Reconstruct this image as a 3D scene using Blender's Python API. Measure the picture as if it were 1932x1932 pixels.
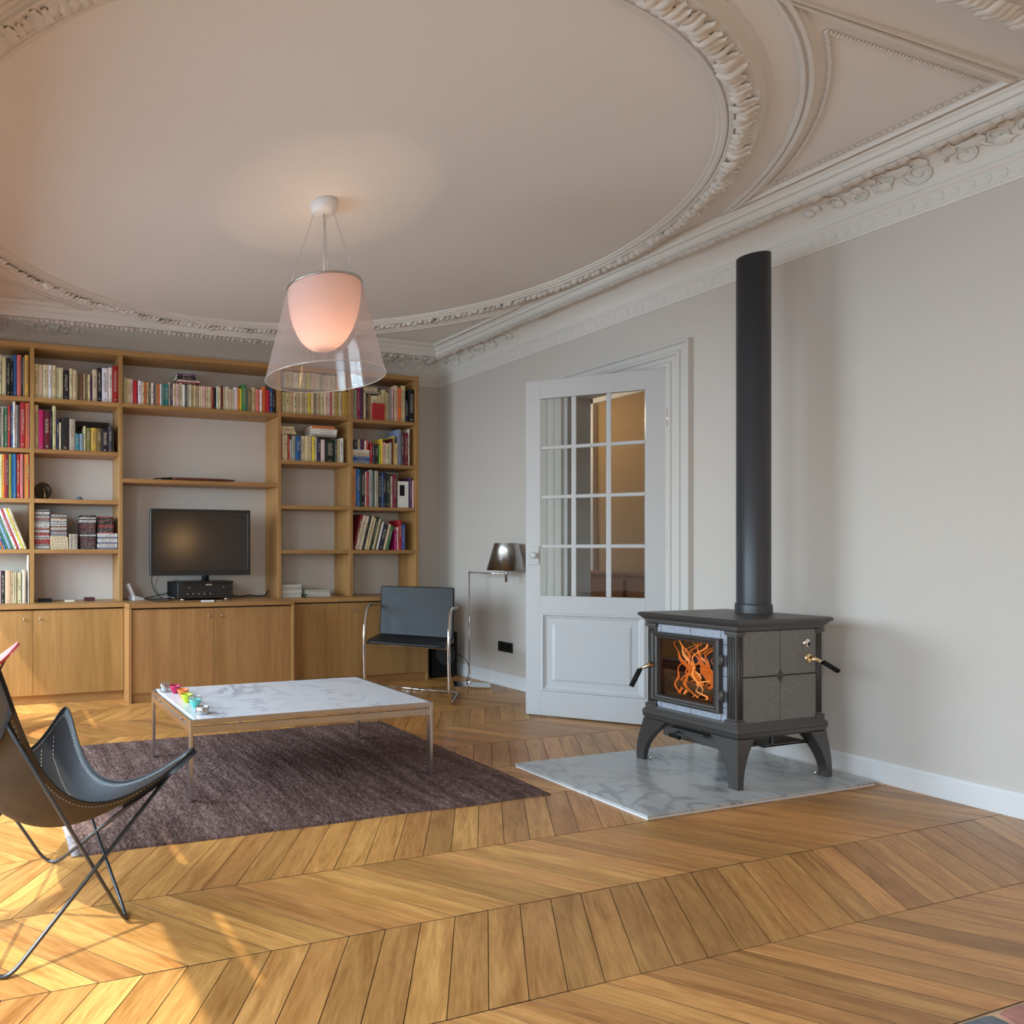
import bpy, bmesh, math, random
from math import sin, cos, pi, sqrt, radians
from mathutils import Vector, Matrix, noise
for o in list(bpy.data.objects): bpy.data.objects.remove(o)
SC = bpy.context.scene
COL = SC.collection
random.seed(7)

# ------------------------------------------------------------------ camera
cam_d = bpy.data.cameras.new('camera'); cam = bpy.data.objects.new('camera', cam_d); COL.objects.link(cam)
FPX = 1189.64
cam_d.sensor_width = 36.0; cam_d.lens = 36.0 * FPX / 1932.0
cam_d.shift_x = (966 - 300) / 1932.0; cam_d.shift_y = (1042 - 966) / 1932.0
cam_d.clip_start = 0.05; cam_d.clip_end = 200
cam.location = (0, 0, 1.2)
cam.rotation_euler = (pi / 2, 0, -math.atan2(0.270, 0.963))
SC.camera = cam
# ------------------------------------------------------------------ sky, sun, exposure
W = bpy.data.worlds.new('world'); SC.world = W; W.use_nodes = True
wn = W.node_tree.nodes; wl = W.node_tree.links; wn.clear()
sky = wn.new('ShaderNodeTexSky'); sky.sky_type = 'NISHITA'; sky.sun_disc = False
sky.sun_elevation = radians(54.8); sky.sun_rotation = radians(263); sky.air_density = 1.0; sky.dust_density = 1.5
bg = wn.new('ShaderNodeBackground'); bg.inputs['Strength'].default_value = 0.5
wo = wn.new('ShaderNodeOutputWorld'); wl.new(sky.outputs[0], bg.inputs[0]); wl.new(bg.outputs[0], wo.inputs[0])
sd = bpy.data.lights.new('sun', 'SUN'); sd.energy = 5.5; sd.angle = radians(0.6); sd.color = (1.0, 0.93, 0.80)
sun = bpy.data.objects.new('sun', sd); COL.objects.link(sun); sun.location = (-6, 2, 8)
sun.rotation_euler = Vector((0.70, 0.30, -1.0)).to_track_quat('-Z', 'Y').to_euler()
SC.view_settings.view_transform = 'Standard'; SC.view_settings.look = 'None'
SC.view_settings.gamma = 1.0; SC.view_settings.use_curve_mapping = False
SC.view_settings.exposure = 0.20
def window_light(name, loc, rot, sx, sy, power, color):
    d = bpy.data.lights.new(name, 'AREA'); d.shape = 'RECTANGLE'; d.size = sx; d.size_y = sy; d.energy = power; d.color = color
    o = bpy.data.objects.new(name, d); COL.objects.link(o); o.location = loc; o.rotation_euler = rot
    return o
window_light('daylight_left_window', (-1.75, 1.7, 1.75), (0, -radians(50), 0), 1.9, 1.9, 165, (0.62, 0.81, 1.0))
window_light('daylight_far_window', (-1.75, 4.05, 1.75), (0, -radians(50), 0), 1.9, 1.8, 250, (0.66, 0.83, 1.0))
window_light('daylight_near_window', (-1.75, -1.2, 1.75), (0, -radians(50), 0), 1.9, 1.9, 138, (0.62, 0.81, 1.0))

# ------------------------------------------------------------------ materials
def srgb(r, g, b):
    f = lambda c: ((c/255.0 + 0.055)/1.055)**2.4 if c > 10 else c/255.0/12.92
    return (f(r), f(g), f(b), 1.0)
def mat(name, col, rough=0.5, metal=0.0, spec=0.5, bump=0.0, bscale=200, var=0.0, vscale=6, **kw):
    m = bpy.data.materials.new(name); m.use_nodes = True
    nt = m.node_tree; b = nt.nodes['Principled BSDF']
    if len(col) == 3: col = (*col, 1)
    b.inputs['Base Color'].default_value = col; b.inputs['Roughness'].default_value = rough
    b.inputs['Metallic'].default_value = metal; b.inputs['Specular IOR Level'].default_value = spec
    for k, v in kw.items(): b.inputs[k.replace('_', ' ')].default_value = v
    if bump or var:
        tc = nt.nodes.new('ShaderNodeTexCoord')
    if bump:
        n = nt.nodes.new('ShaderNodeTexNoise'); n.inputs['Scale'].default_value = bscale; n.inputs['Detail'].default_value = 4
        bp = nt.nodes.new('ShaderNodeBump'); bp.inputs['Strength'].default_value = bump; bp.inputs['Distance'].default_value = 0.002
        nt.links.new(tc.outputs['Object'], n.inputs['Vector']); nt.links.new(n.outputs['Fac'], bp.inputs['Height']); nt.links.new(bp.outputs[0], b.inputs['Normal'])
    if var:
        n = nt.nodes.new('ShaderNodeTexNoise'); n.inputs['Scale'].default_value = vscale; n.inputs['Detail'].default_value = 5
        mr = nt.nodes.new('ShaderNodeMapRange'); mr.inputs[1].default_value = .3; mr.inputs[2].default_value = .7; mr.inputs[3].default_value = 1 - var; mr.inputs[4].default_value = 1 + var
        hs = nt.nodes.new('ShaderNodeHueSaturation'); hs.inputs['Color'].default_value = col
        nt.links.new(tc.outputs['Object'], n.inputs['Vector']); nt.links.new(n.outputs['Fac'], mr.inputs[0]); nt.links.new(mr.outputs[0], hs.inputs['Value']); nt.links.new(hs.outputs[0], b.inputs['Base Color'])
    return m
def grain_mat(name, c0, c1, scale, rough=0.45, uv=False, spec=0.5, wavy=0.0, rnd=0.12, bump=0.08, coat=0.0):
    m = bpy.data.materials.new(name); m.use_nodes = True
    nt = m.node_tree; N = nt.nodes.new; L = nt.links.new; b = nt.nodes['Principled BSDF']
    tc = N('ShaderNodeTexCoord'); oi = N('ShaderNodeObjectInfo'); ge = N('ShaderNodeNewGeometry')
    add = N('ShaderNodeMath'); add.operation = 'ADD'; L(oi.outputs['Random'], add.inputs[0]); L(ge.outputs['Random Per Island'], add.inputs[1])
    sc = N('ShaderNodeMath'); sc.operation = 'MULTIPLY'; L(add.outputs[0], sc.inputs[0]); sc.inputs[1].default_value = 37.0
    cx = N('ShaderNodeCombineXYZ'); L(sc.outputs[0], cx.inputs[0]); L(sc.outputs[0], cx.inputs[1]); L(sc.outputs[0], cx.inputs[2])
    va = N('ShaderNodeVectorMath'); va.operation = 'ADD'; L(tc.outputs['UV' if uv else 'Object'], va.inputs[0]); L(cx.outputs[0], va.inputs[1])
    mp = N('ShaderNodeMapping'); mp.inputs['Scale'].default_value = scale; L(va.outputs[0], mp.inputs['Vector'])
    n1 = N('ShaderNodeTexNoise'); n1.inputs['Scale'].default_value = 1.0; n1.inputs['Detail'].default_value = 6; n1.inputs['Roughness'].default_value = .62; n1.inputs['Distortion'].default_value = wavy
    L(mp.outputs[0], n1.inputs['Vector'])
    mp2 = N('ShaderNodeMapping'); mp2.inputs['Scale'].default_value = tuple(s * 6 for s in scale); L(va.outputs[0], mp2.inputs['Vector'])
    n2 = N('ShaderNodeTexNoise'); n2.inputs['Scale'].default_value = 1.0; n2.inputs['Detail'].default_value = 3; L(mp2.outputs[0], n2.inputs['Vector'])
    mx = N('ShaderNodeMix'); mx.data_type = 'FLOAT'; mx.inputs[0].default_value = .3; L(n1.outputs['Fac'], mx.inputs[2]); L(n2.outputs['Fac'], mx.inputs[3])
    cr = N('ShaderNodeValToRGB'); cr.color_ramp.elements[0].position = .34; cr.color_ramp.elements[0].color = c0
    cr.color_ramp.elements[1].position = .66; cr.color_ramp.elements[1].color = c1; L(mx.outputs[0], cr.inputs[0])
    fr = N('ShaderNodeMath'); fr.operation = 'FRACT'; sc2 = N('ShaderNodeMath'); sc2.operation = 'MULTIPLY'; sc2.inputs[1].default_value = 7.31; L(add.outputs[0], sc2.inputs[0]); L(sc2.outputs[0], fr.inputs[0])
    mr = N('ShaderNodeMapRange'); mr.inputs[3].default_value = 1 - rnd; mr.inputs[4].default_value = 1 + rnd; L(fr.outputs[0], mr.inputs[0])
    hs = N('ShaderNodeHueSaturation'); L(cr.outputs[0], hs.inputs['Color']); L(mr.outputs[0], hs.inputs['Value'])
    fr2 = N('ShaderNodeMath'); fr2.operation = 'FRACT'; sc3 = N('ShaderNodeMath'); sc3.operation = 'MULTIPLY'; sc3.inputs[1].default_value = 13.7; L(add.outputs[0], sc3.inputs[0]); L(sc3.outputs[0], fr2.inputs[0])
    mr2 = N('ShaderNodeMapRange'); mr2.inputs[3].default_value = .492; mr2.inputs[4].default_value = .5015; L(fr2.outputs[0], mr2.inputs[0]); L(mr2.outputs[0], hs.inputs['Hue'])
    L(hs.outputs[0], b.inputs['Base Color']); b.inputs['Roughness'].default_value = rough; b.inputs['Specular IOR Level'].default_value = spec
    if coat: b.inputs['Coat Weight'].default_value = coat; b.inputs['Coat Roughness'].default_value = .22
    bp = N('ShaderNodeBump'); bp.inputs['Strength'].default_value = bump; bp.inputs['Distance'].default_value = .001; L(n2.outputs['Fac'], bp.inputs['Height']); L(bp.outputs[0], b.inputs['Normal'])
    return m
def glass_mat(name, tint=(1, 1, 1), base=0.04, edge=0.5, rough=0.02, milk=0.0, milkcol=(1, 1, 1), ribs=False):
    m = bpy.data.materials.new(name); m.use_nodes = True
    nt = m.node_tree; N = nt.nodes.new; L = nt.links.new; nt.nodes.clear()
    out = N('ShaderNodeOutputMaterial'); tr = N('ShaderNodeBsdfTransparent'); tr.inputs[0].default_value = (*tint, 1)
    gl = N('ShaderNodeBsdfGlossy'); gl.inputs['Roughness'].default_value = rough
    lw = N('ShaderNodeLayerWeight'); lw.inputs[0].default_value = .35
    mr = N('ShaderNodeMapRange'); mr.inputs[3].default_value = base; mr.inputs[4].default_value = edge; L(lw.outputs['Facing'], mr.inputs[0])
    pw = N('ShaderNodeMath'); pw.operation = 'POWER'; pw.inputs[1].default_value = 3; L(lw.outputs['Facing'], pw.inputs[0]); L(pw.outputs[0], mr.inputs[0])
    mx = N('ShaderNodeMixShader'); L(mr.outputs[0], mx.inputs[0]); L(tr.outputs[0], mx.inputs[1]); L(gl.outputs[0], mx.inputs[2])
    last = mx
    if milk:
        df = N('ShaderNodeBsdfDiffuse'); df.inputs[0].default_value = (*milkcol, 1); tl = N('ShaderNodeBsdfTranslucent'); tl.inputs[0].default_value = (*milkcol, 1)
        m1 = N('ShaderNodeMixShader'); m1.inputs[0].default_value = .5; L(df.outputs[0], m1.inputs[1]); L(tl.outputs[0], m1.inputs[2])
        m2 = N('ShaderNodeMixShader'); L(mx.outputs[0], m2.inputs[1]); L(m1.outputs[0], m2.inputs[2]); last = m2
        if ribs:
            tc = N('ShaderNodeTexCoord'); sp = N('ShaderNodeSeparateXYZ'); L(tc.outputs['Object'], sp.inputs[0])
            mu = N('ShaderNodeMath'); mu.operation = 'MULTIPLY'; mu.inputs[1].default_value = 2 * pi / .0045; L(sp.outputs[2], mu.inputs[0])
            sn = N('ShaderNodeMath'); sn.operation = 'SINE'; L(mu.outputs[0], sn.inputs[0])
            r2 = N('ShaderNodeMapRange'); r2.inputs[1].default_value = -1; r2.inputs[2].default_value = 1; r2.inputs[3].default_value = milk * .6; r2.inputs[4].default_value = milk * 1.4; L(sn.outputs[0], r2.inputs[0]); L(r2.outputs[0], m2.inputs[0])
        else: m2.inputs[0].default_value = milk
    L(last.outputs[0], out.inputs[0]); return m
def marble_mat(name, base, vein, scale, rough=.18, thin=.06):
    m = bpy.data.materials.new(name); m.use_nodes = True
    nt = m.node_tree; N = nt.nodes.new; L = nt.links.new; b = nt.nodes['Principled BSDF']
    tc = N('ShaderNodeTexCoord'); oi = N('ShaderNodeObjectInfo'); sc = N('ShaderNodeMath'); sc.operation = 'MULTIPLY'; sc.inputs[1].default_value = 11; L(oi.outputs['Random'], sc.inputs[0])
    cx = N('ShaderNodeCombineXYZ'); L(sc.outputs[0], cx.inputs[0]); L(sc.outputs[0], cx.inputs[1])
    va = N('ShaderNodeVectorMath'); va.operation = 'ADD'; L(tc.outputs['Object'], va.inputs[0]); L(cx.outputs[0], va.inputs[1])
    n0 = N('ShaderNodeTexNoise'); n0.inputs['Scale'].default_value = scale * .8; n0.inputs['Detail'].default_value = 4; L(va.outputs[0], n0.inputs['Vector'])
    n = N('ShaderNodeTexNoise'); n.inputs['Scale'].default_value = scale; n.inputs['Detail'].default_value = 6; n.inputs['Roughness'].default_value = .5; n.inputs['Distortion'].default_value = 1.6; L(va.outputs[0], n.inputs['Vector'])
    su = N('ShaderNodeMath'); su.operation = 'SUBTRACT'; su.inputs[1].default_value = .5; L(n.outputs['Fac'], su.inputs[0])
    ab = N('ShaderNodeMath'); ab.operation = 'ABSOLUTE'; L(su.outputs[0], ab.inputs[0])
    cr = N('ShaderNodeValToRGB'); cr.color_ramp.elements[0].position = 0; cr.color_ramp.elements[0].color = vein; cr.color_ramp.elements[1].position = thin; cr.color_ramp.elements[1].color = base; L(ab.outputs[0], cr.inputs[0])
    mr = N('ShaderNodeMapRange'); mr.inputs[1].default_value = .35; mr.inputs[2].default_value = .65; mr.inputs[3].default_value = .0; mr.inputs[4].default_value = .9; L(n0.outputs['Fac'], mr.inputs[0])
    mx = N('ShaderNodeMix'); mx.data_type = 'RGBA'; L(mr.outputs[0], mx.inputs[0]); mx.inputs[6].default_value = base; L(cr.outputs[0], mx.inputs[7])
    L(mx.outputs[2], b.inputs['Base Color']); b.inputs['Roughness'].default_value = rough; return m
def objcolor_mat(name, rough=.5, ink=None, gain=1.0):
    m = bpy.data.materials.new(name); m.use_nodes = True
    nt = m.node_tree; N = nt.nodes.new; L = nt.links.new; b = nt.nodes['Principled BSDF']; oi = N('ShaderNodeObjectInfo')
    b.inputs['Roughness'].default_value = rough
    if ink is None: L(oi.outputs['Color'], b.inputs['Base Color']); return m
    tc = N('ShaderNodeTexCoord'); mp = N('ShaderNodeMapping'); mp.inputs['Scale'].default_value = (70, 70, 170); L(tc.outputs['Object'], mp.inputs['Vector'])
    sc = N('ShaderNodeMath'); sc.operation = 'MULTIPLY'; sc.inputs[1].default_value = 50; L(oi.outputs['Random'], sc.inputs[0]); cx = N('ShaderNodeCombineXYZ'); L(sc.outputs[0], cx.inputs[0]); L(cx.outputs[0], mp.inputs['Location'])
    n = N('ShaderNodeTexNoise'); n.inputs['Scale'].default_value = 1; n.inputs['Detail'].default_value = 2; L(mp.outputs[0], n.inputs['Vector'])
    cr = N('ShaderNodeValToRGB'); cr.color_ramp.elements[0].position = .48; cr.color_ramp.elements[1].position = .54; L(n.outputs['Fac'], cr.inputs[0])
    mx = N('ShaderNodeMix'); mx.data_type = 'RGBA'; L(cr.outputs[0], mx.inputs[0]); L(oi.outputs['Color'], mx.inputs[6]); mx.inputs[7].default_value = ink; L(mx.outputs[2], b.inputs['Base Color'])
    return m
def emit_mat(name, col, s):
    m = bpy.data.materials.new(name); m.use_nodes = True; nt = m.node_tree; nt.nodes.clear()
    e = nt.nodes.new('ShaderNodeEmission'); e.inputs[0].default_value = (*col, 1); e.inputs[1].default_value = s
    o = nt.nodes.new('ShaderNodeOutputMaterial'); nt.links.new(e.outputs[0], o.inputs[0]); return m
M = {}
M['wall'] = mat('wall_paint', (.60, .548, .50), .7, bump=.15, bscale=350, spec=.3)
M['ceil'] = mat('ceiling_paint', (.79, .75, .70), .8, bump=.1, bscale=250, spec=.2)
M['plaster'] = mat('moulded_plaster', (.74, .695, .64), .65, bump=.25, bscale=180, spec=.3)
M['white'] = mat('white_gloss_paint', (.74, .73, .73), .38, bump=.05, bscale=120)
M['doorp'] = mat('door_paint', (.575, .57, .575), .38, bump=.05, bscale=120)
M['casing'] = mat('casing_paint', (.60, .565, .53), .45)
M['tchrome'] = mat('table_steel', (.62, .61, .61), .27, metal=1)
M['oak'] = grain_mat('oak_veneer_upright', srgb(150, 108, 58), srgb(182, 140, 86), (9, 9, .7), .42, rnd=.05)
M['oakh'] = grain_mat('oak_veneer_shelf', srgb(150, 108, 58), srgb(182, 140, 86), (.7, 9, 9), .42, rnd=.05)
M['plank'] = grain_mat('oak_parquet', srgb(152, 102, 48), srgb(206, 154, 88), (2.6, 22, 1), .34, uv=True, wavy=.8, rnd=.25, bump=.12, spec=.45)
M['sub'] = mat('dark_subfloor', (.035, .025, .018), .9)
M['cast'] = mat('brown_cast_iron', (.062, .055, .051), .36, metal=.35, bump=.35, bscale=500)
M['pipe'] = mat('black_flue_enamel', (.035, .036, .042), .42, spec=.5)
M['soap'] = mat('grey_soapstone', (.155, .150, .138), .45, bump=.3, bscale=160, var=.28, vscale=90)
M['soapl'] = mat('pale_soapstone', (.30, .31, .36), .45, bump=.3, bscale=160, var=.25, vscale=120)
M['gold'] = mat('polished_brass', (.80, .66, .42), .18, metal=1)
M['chrome'] = mat('polished_chrome', (.78, .78, .79), .09, metal=1)
M['satin'] = mat('brushed_steel', (.50, .49, .48), .28, metal=1)
M['dsteel'] = mat('dark_steel_rod', (.085, .09, .10), .3, metal=.8)
M['black'] = mat('black_plastic', (.012, .012, .013), .35)
M['matblack'] = mat('matte_black', (.008, .008, .008), .7, spec=.2)
M['screen'] = mat('dark_screen', (.010, .009, .009), .17, spec=.6)
M['leather'] = mat('black_leather', (.011, .012, .015), .42, spec=.42, bump=.3, bscale=260, var=.2, vscale=9)
M['leatherb'] = mat('brown_leather_underside', (.055, .038, .024), .75, bump=.4, bscale=240, var=.3, vscale=12)
M['leatherp'] = mat('pink_red_leather', (.75, .16, .16), .5, bump=.2, bscale=240)
M['thread'] = mat('pale_stitching', (.55, .50, .42), .8)
M['marble'] = marble_mat('white_marble_top', srgb(222, 222, 226), srgb(168, 170, 178), 2.6, .22, .05)
M['tile'] = marble_mat('grey_marble_tile', srgb(178, 180, 180), srgb(122, 126, 128), 3.2, .2, .07)
M['rug'] = None
M['glass'] = glass_mat('window_glass', (.95, .97, .96), .045, .6, .02)
M['stoveglass'] = glass_mat('stove_glass', (.62, .58, .54), .05, .5, .03)
M['shade'] = glass_mat('ribbed_acrylic', (.93, .90, .90), .06, .75, .08, milk=.23, milkcol=(.95, .80, .76), ribs=True)
M['cupglass'] = glass_mat('clear_cup_glass', (.93, .95, .96), .12, .8, .02)
M['paper'] = mat('cream_pages', srgb(225, 214, 190), .9)
M['book'] = objcolor_mat('book_cover', .55)
M['inkd'] = objcolor_mat('spine_dark_print', .6, (.22, .17, .13, 1))
M['inkl'] = objcolor_mat('spine_pale_print', .6, (.42, .36, .26, 1))
M['cdc'] = objcolor_mat('disc_case', .22)
M['tan'] = mat('tan_wall', srgb(172, 138, 92), .7)
M['tand'] = mat('brown_cabinet', srgb(150, 100, 60), .6)
M['stone'] = None

# ------------------------------------------------------------------ mesh builder
class MB:
    def __init__(s): s.v = []; s.f = []; s.mi = []; s.sm = []; s.uv = []
    def add(s, vs, fs, m=0, smooth=False):
        o = len(s.v); s.v += [tuple(v) for v in vs]
        for f in fs: s.f.append([o + i for i in f]); s.mi.append(m); s.sm.append(smooth)
        return s
    def box(s, a, b, m=0, ch=0.0, T=None):
        x0, y0, z0 = [min(p, q) for p, q in zip(a, b)]; x1, y1, z1 = [max(p, q) for p, q in zip(a, b)]
        if not ch:
            vs = [(x, y, z) for z in (z0, z1) for y in (y0, y1) for x in (x0, x1)]
            fs = [(0, 2, 3, 1), (4, 5, 7, 6), (0, 1, 5, 4), (2, 6, 7, 3), (0, 4, 6, 2), (1, 3, 7, 5)]
        else:
            vs = []; ix = {}
            for sx in (0, 1):
                for sy in (0, 1):
                    for sz in (0, 1):
                        X, Y, Z = (x0, x1)[sx], (y0, y1)[sy], (z0, z1)[sz]; ox, oy, oz = (ch, -ch)[sx], (ch, -ch)[sy], (ch, -ch)[sz]
                        ix[sx, sy, sz] = len(vs); vs += [(X, Y + oy, Z + oz), (X + ox, Y, Z + oz), (X + ox, Y + oy, Z)]
            fs = []
            for a_ in range(3):
                for s_ in (0, 1):
                    q = []
                    for (p, r) in ((0, 0), (0, 1), (1, 1), (1, 0)):
                        k = [0, 0, 0]; k[a_] = s_; k[(a_ + 1) % 3] = p; k[(a_ + 2) % 3] = r; q.append(ix[tuple(k)] + a_)
                    fs.append(q)
            for a_ in range(3):
                b_, c_ = (a_ + 1) % 3, (a_ + 2) % 3
                for p in (0, 1):
                    for r in (0, 1):
                        k0 = [0, 0, 0]; k1 = [0, 0, 0]; k0[b_] = k1[b_] = p; k0[c_] = k1[c_] = r; k1[a_] = 1
                        fs.append([ix[tuple(k0)] + b_, ix[tuple(k1)] + b_, ix[tuple(k1)] + c_, ix[tuple(k0)] + c_])
            for k in ix.values(): fs.append([k, k + 1, k + 2])
        if T: vs = [T @ Vector(v) for v in vs]
        return s.add(vs, fs, m)
    def tube(s, pts, r, n=8, m=0, closed=False, caps=True, rs=None, flat=1.0):
        pts = [Vector(p) for p in pts]; N = len(pts); vs = []; prev = None
        for i, p in enumerate(pts):
            a = pts[(i - 1) % N] if (closed or i > 0) else p; b = pts[(i + 1) % N] if (closed or i < N - 1) else p
            t = (b - a).normalized()
            if prev is None: u = t.cross(Vector((0, 0, 1))); u = u if u.length > .1 else t.cross(Vector((0, 1, 0)))
            else: u = prev - t * prev.dot(t)
            u.normalize(); prev = u; w = t.cross(u); rr = rs[i] if rs else r
            for k in range(n):
                an = 2 * pi * k / n; vs.append(p + u * cos(an) * rr + w * sin(an) * rr * flat)
        fs = []
        for i in range(N if closed else N - 1):
            j = (i + 1) % N
            for k in range(n): fs.append([i * n + k, i * n + (k + 1) % n, j * n + (k + 1) % n, j * n + k])
        s.add(vs, fs, m, True)
        if caps and not closed:
            o = len(s.v) - len(vs); s.f.append([o + k for k in range(n)][::-1]); s.mi.append(m); s.sm.append(False)
            s.f.append([o + (N - 1) * n + k for k in range(n)]); s.mi.append(m); s.sm.append(False)
        return s
    def lathe(s, prof, n=32, c=(0, 0, 0), m=0, smooth=True, axis='z', T=None):
        vs = []
        for r, z in prof:
            for k in range(n):
                a = 2 * pi * k / n; p = (r * cos(a), r * sin(a), z)
                if axis == 'x': p = (z, r * cos(a), r * sin(a))
                if axis == 'y': p = (r * cos(a), z, r * sin(a))
                vs.append((p[0] + c[0], p[1] + c[1], p[2] + c[2]))
        fs = []
        for i in range(len(prof) - 1):
            for k in range(n): fs.append([i * n + k, i * n + (k + 1) % n, (i + 1) * n + (k + 1) % n, (i + 1) * n + k])
        if T: vs = [T @ Vector(v) for v in vs]
        o = len(s.v); s.add(vs, fs, m, smooth)
        if prof[0][0] > 1e-5 and prof[0] != prof[-1]: pass
        return s
    def disc(s, c, r, z, n=32, m=0):
        return s.add([(c[0] + r * cos(2*pi*k/n), c[1] + r * sin(2*pi*k/n), z) for k in range(n)], [list(range(n))], m)
    def prism(s, poly, z0, z1, m=0, axis='z', T=None):
        n = len(poly); vs = [(x, y, z0) for x, y in poly] + [(x, y, z1) for x, y in poly]
        if axis == 'x': vs = [(z, x, y) for x, y, z in vs]
        if axis == 'y': vs = [(x, z, y) for x, y, z in vs]
        if T: vs = [T @ Vector(v) for v in vs]
        fs = [list(range(n))[::-1], list(range(n, 2 * n))] + [[i, (i + 1) % n, n + (i + 1) % n, n + i] for i in range(n)]
        return s.add(vs, fs, m)
    def sweep(s, path, prof, to3, closed=False, m=0, smooth=False):
        """path of 2D points, profile of (offset to the left of travel, depth); to3(a, b, depth) gives the 3D point"""
        N = len(path); P = [Vector(p) for p in path]; vs = []
        for i in range(N):
            a = P[(i - 1) % N] if (closed or i > 0) else None; b = P[(i + 1) % N] if (closed or i < N - 1) else None
            d1 = (P[i] - a).normalized() if a is not None else None; d2 = (b - P[i]).normalized() if b is not None else None
            d1 = d1 or d2; d2 = d2 or d1
            n1 = Vector((-d1.y, d1.x)); n2 = Vector((-d2.y, d2.x)); mt = (n1 + n2); mt = mt / max(.2, mt.dot(n1)) if mt.length > 1e-6 else n1
            for o, d in prof:
                q = P[i] + mt * o; vs.append(to3(q.x, q.y, d))
        k = len(prof); fs = []
        for i in range(N if closed else N - 1):
            j = (i + 1) % N
            for q in range(k - 1): fs.append([i*k+q, i*k+q+1, j*k+q+1, j*k+q])
        return s.add(vs, fs, m, smooth)
    def build(s, name, mats, parent=None, world=False, loc=None, recalc=True, kind=None):
        me = bpy.data.meshes.new(name); off = Vector((0, 0, 0))
        if world and parent is not None: off = Vector(parent.location)
        if loc is not None and parent is None: off = Vector(loc)
        vs = [Vector(v) - off for v in s.v]
        me.from_pydata(vs, [], s.f)
        for mt in (mats if isinstance(mats, (list, tuple)) else [mats]): me.materials.append(mt)
        me.polygons.foreach_set('material_index', s.mi); me.polygons.foreach_set('use_smooth', s.sm)
        if recalc:
            bm = bmesh.new(); bm.from_mesh(me); bmesh.ops.recalc_face_normals(bm, faces=bm.faces); bm.to_mesh(me); bm.free()
        me.update()
        o = bpy.data.objects.new(name, me); COL.objects.link(o)
        if parent is not None: o.parent = parent
        elif loc is not None: o.location = loc
        if kind: o['kind'] = kind
        return o
LABELS = {}
def tag(o, label, cat, group=None):
    if not group:
        assert label not in LABELS, label
    n = len(label.split()); assert 4 <= n <= 16, label
    LABELS[label] = 1; o['label'] = label; o['category'] = cat
    if group: o['group'] = group
    return o
def thing(name, label, cat, loc=(0, 0, 0), rz=0.0, group=None, scale=1.0):
    o = bpy.data.objects.new(name, None); COL.objects.link(o); o.location = loc; o.rotation_euler = (0, 0, rz); o.scale = (scale,) * 3
    o.empty_display_size = .05
    return tag(o, label, cat, group)
def struct(name, mb, mats, parent=None, **k):
    o = mb.build(name, mats, parent, **k)
    o['kind'] = 'structure'
    return o
def B(a, b, ch=0.0, m=0): return MB().box(a, b, m, ch)
def put(parent_obj, src, loc=None, rot=None, name=None):
    c = src.copy(); COL.objects.link(c); c.parent = parent_obj
    if loc is not None: c.location = loc
    if rot is not None: c.rotation_euler = rot
    return c
def fillet(pts, r, n=6):
    pts = [Vector(p) for p in pts]; out = [pts[0]]
    for i in range(1, len(pts) - 1):
        a, p, b = pts[i-1], pts[i], pts[i+1]; d1 = (a - p).normalized(); d2 = (b - p).normalized()
        rr = min(r, (a - p).length * .45, (b - p).length * .45); q0 = p + d1 * rr; q1 = p + d2 * rr
        for k in range(n + 1):
            t = k / n; out.append(q0.lerp(p, t).lerp(p.lerp(q1, t), t))
    out.append(pts[-1]); return out
# ================================================================== THE SETTING
XR, YB, XL, YF, ZC = 4.513, 5.45, -0.90, -3.0, 3.20
# ---- floor: sub-floor, chevron planks
fl = struct('floor', B((XL - .1, YF, -.05), (6.9, 6.3, -.013)), M['sub'])
PX, PY, SH, P0 = .1320, .3795, .352, .708
def row_planks():
    out = []
    for r in range(-14, 11):
        even = (r % 2 == 0); yl = 1.738 + PY * r; yu = yl + PY
        for k in range(-20, 60):
            xe = P0 + PX * k
            xl, xu = (xe, xe - SH) if even else (xe - SH, xe)
            out.append((even, xl, xu, yl, yu))
    return out
def clip(poly, f):
    out = []
    for i in range(len(poly)):
        a, b = poly[i], poly[(i + 1) % len(poly)]; fa, fb = f(a), f(b)
        if fa >= 0: out.append(a)
        if (fa >= 0) != (fb >= 0):
            t = fa / (fa - fb); out.append((a[0] + (b[0]-a[0])*t, a[1] + (b[1]-a[1])*t))
    return out
RUG = (.35, 2.47, 2.72, 3.88); HEARTH = (2.865, 2.125, 4.43, 2.855); STONE = (2.05, -.3, 3.5, 1.0)
def inside(x, y, R): return R[0] < x < R[2] and R[1] < y < R[3]
G = .0012
def plank_mesh(dx):
    """parallelogram plank, top at z 0, joint corner at the origin, running to (dx, PY)"""
    L_ = sqrt(dx*dx + PY*PY); w = PX
    base = [(G*1.3, G), (w - G*1.3, G), (w + dx - G*1.3, PY - G), (dx + G*1.3, PY - G)]
    cx_ = sum(p[0] for p in base)/4; cy_ = sum(p[1] for p in base)/4
    ins = [(p[0] + (.0020 if p[0] < cx_ else -.0020), p[1] + (.0016 if p[1] < cy_ else -.0016)) for p in base]
    vs = [(x, y, -.012) for x, y in base] + [(x, y, -.0006) for x, y in base] + [(x, y, 0) for x, y in ins]
    fs = [[8, 9, 10, 11]] + [[4+i, 4+(i+1) % 4, 8+(i+1) % 4, 8+i] for i in range(4)] + [[i, (i+1) % 4, 4 + (i+1) % 4, 4 + i] for i in range(4)]
    ux, uy = dx / L_, PY / L_
    uvs = [((x*ux + y*uy), (-x*uy + y*ux)) for x, y, z in vs]
    return vs, fs, uvs
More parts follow.
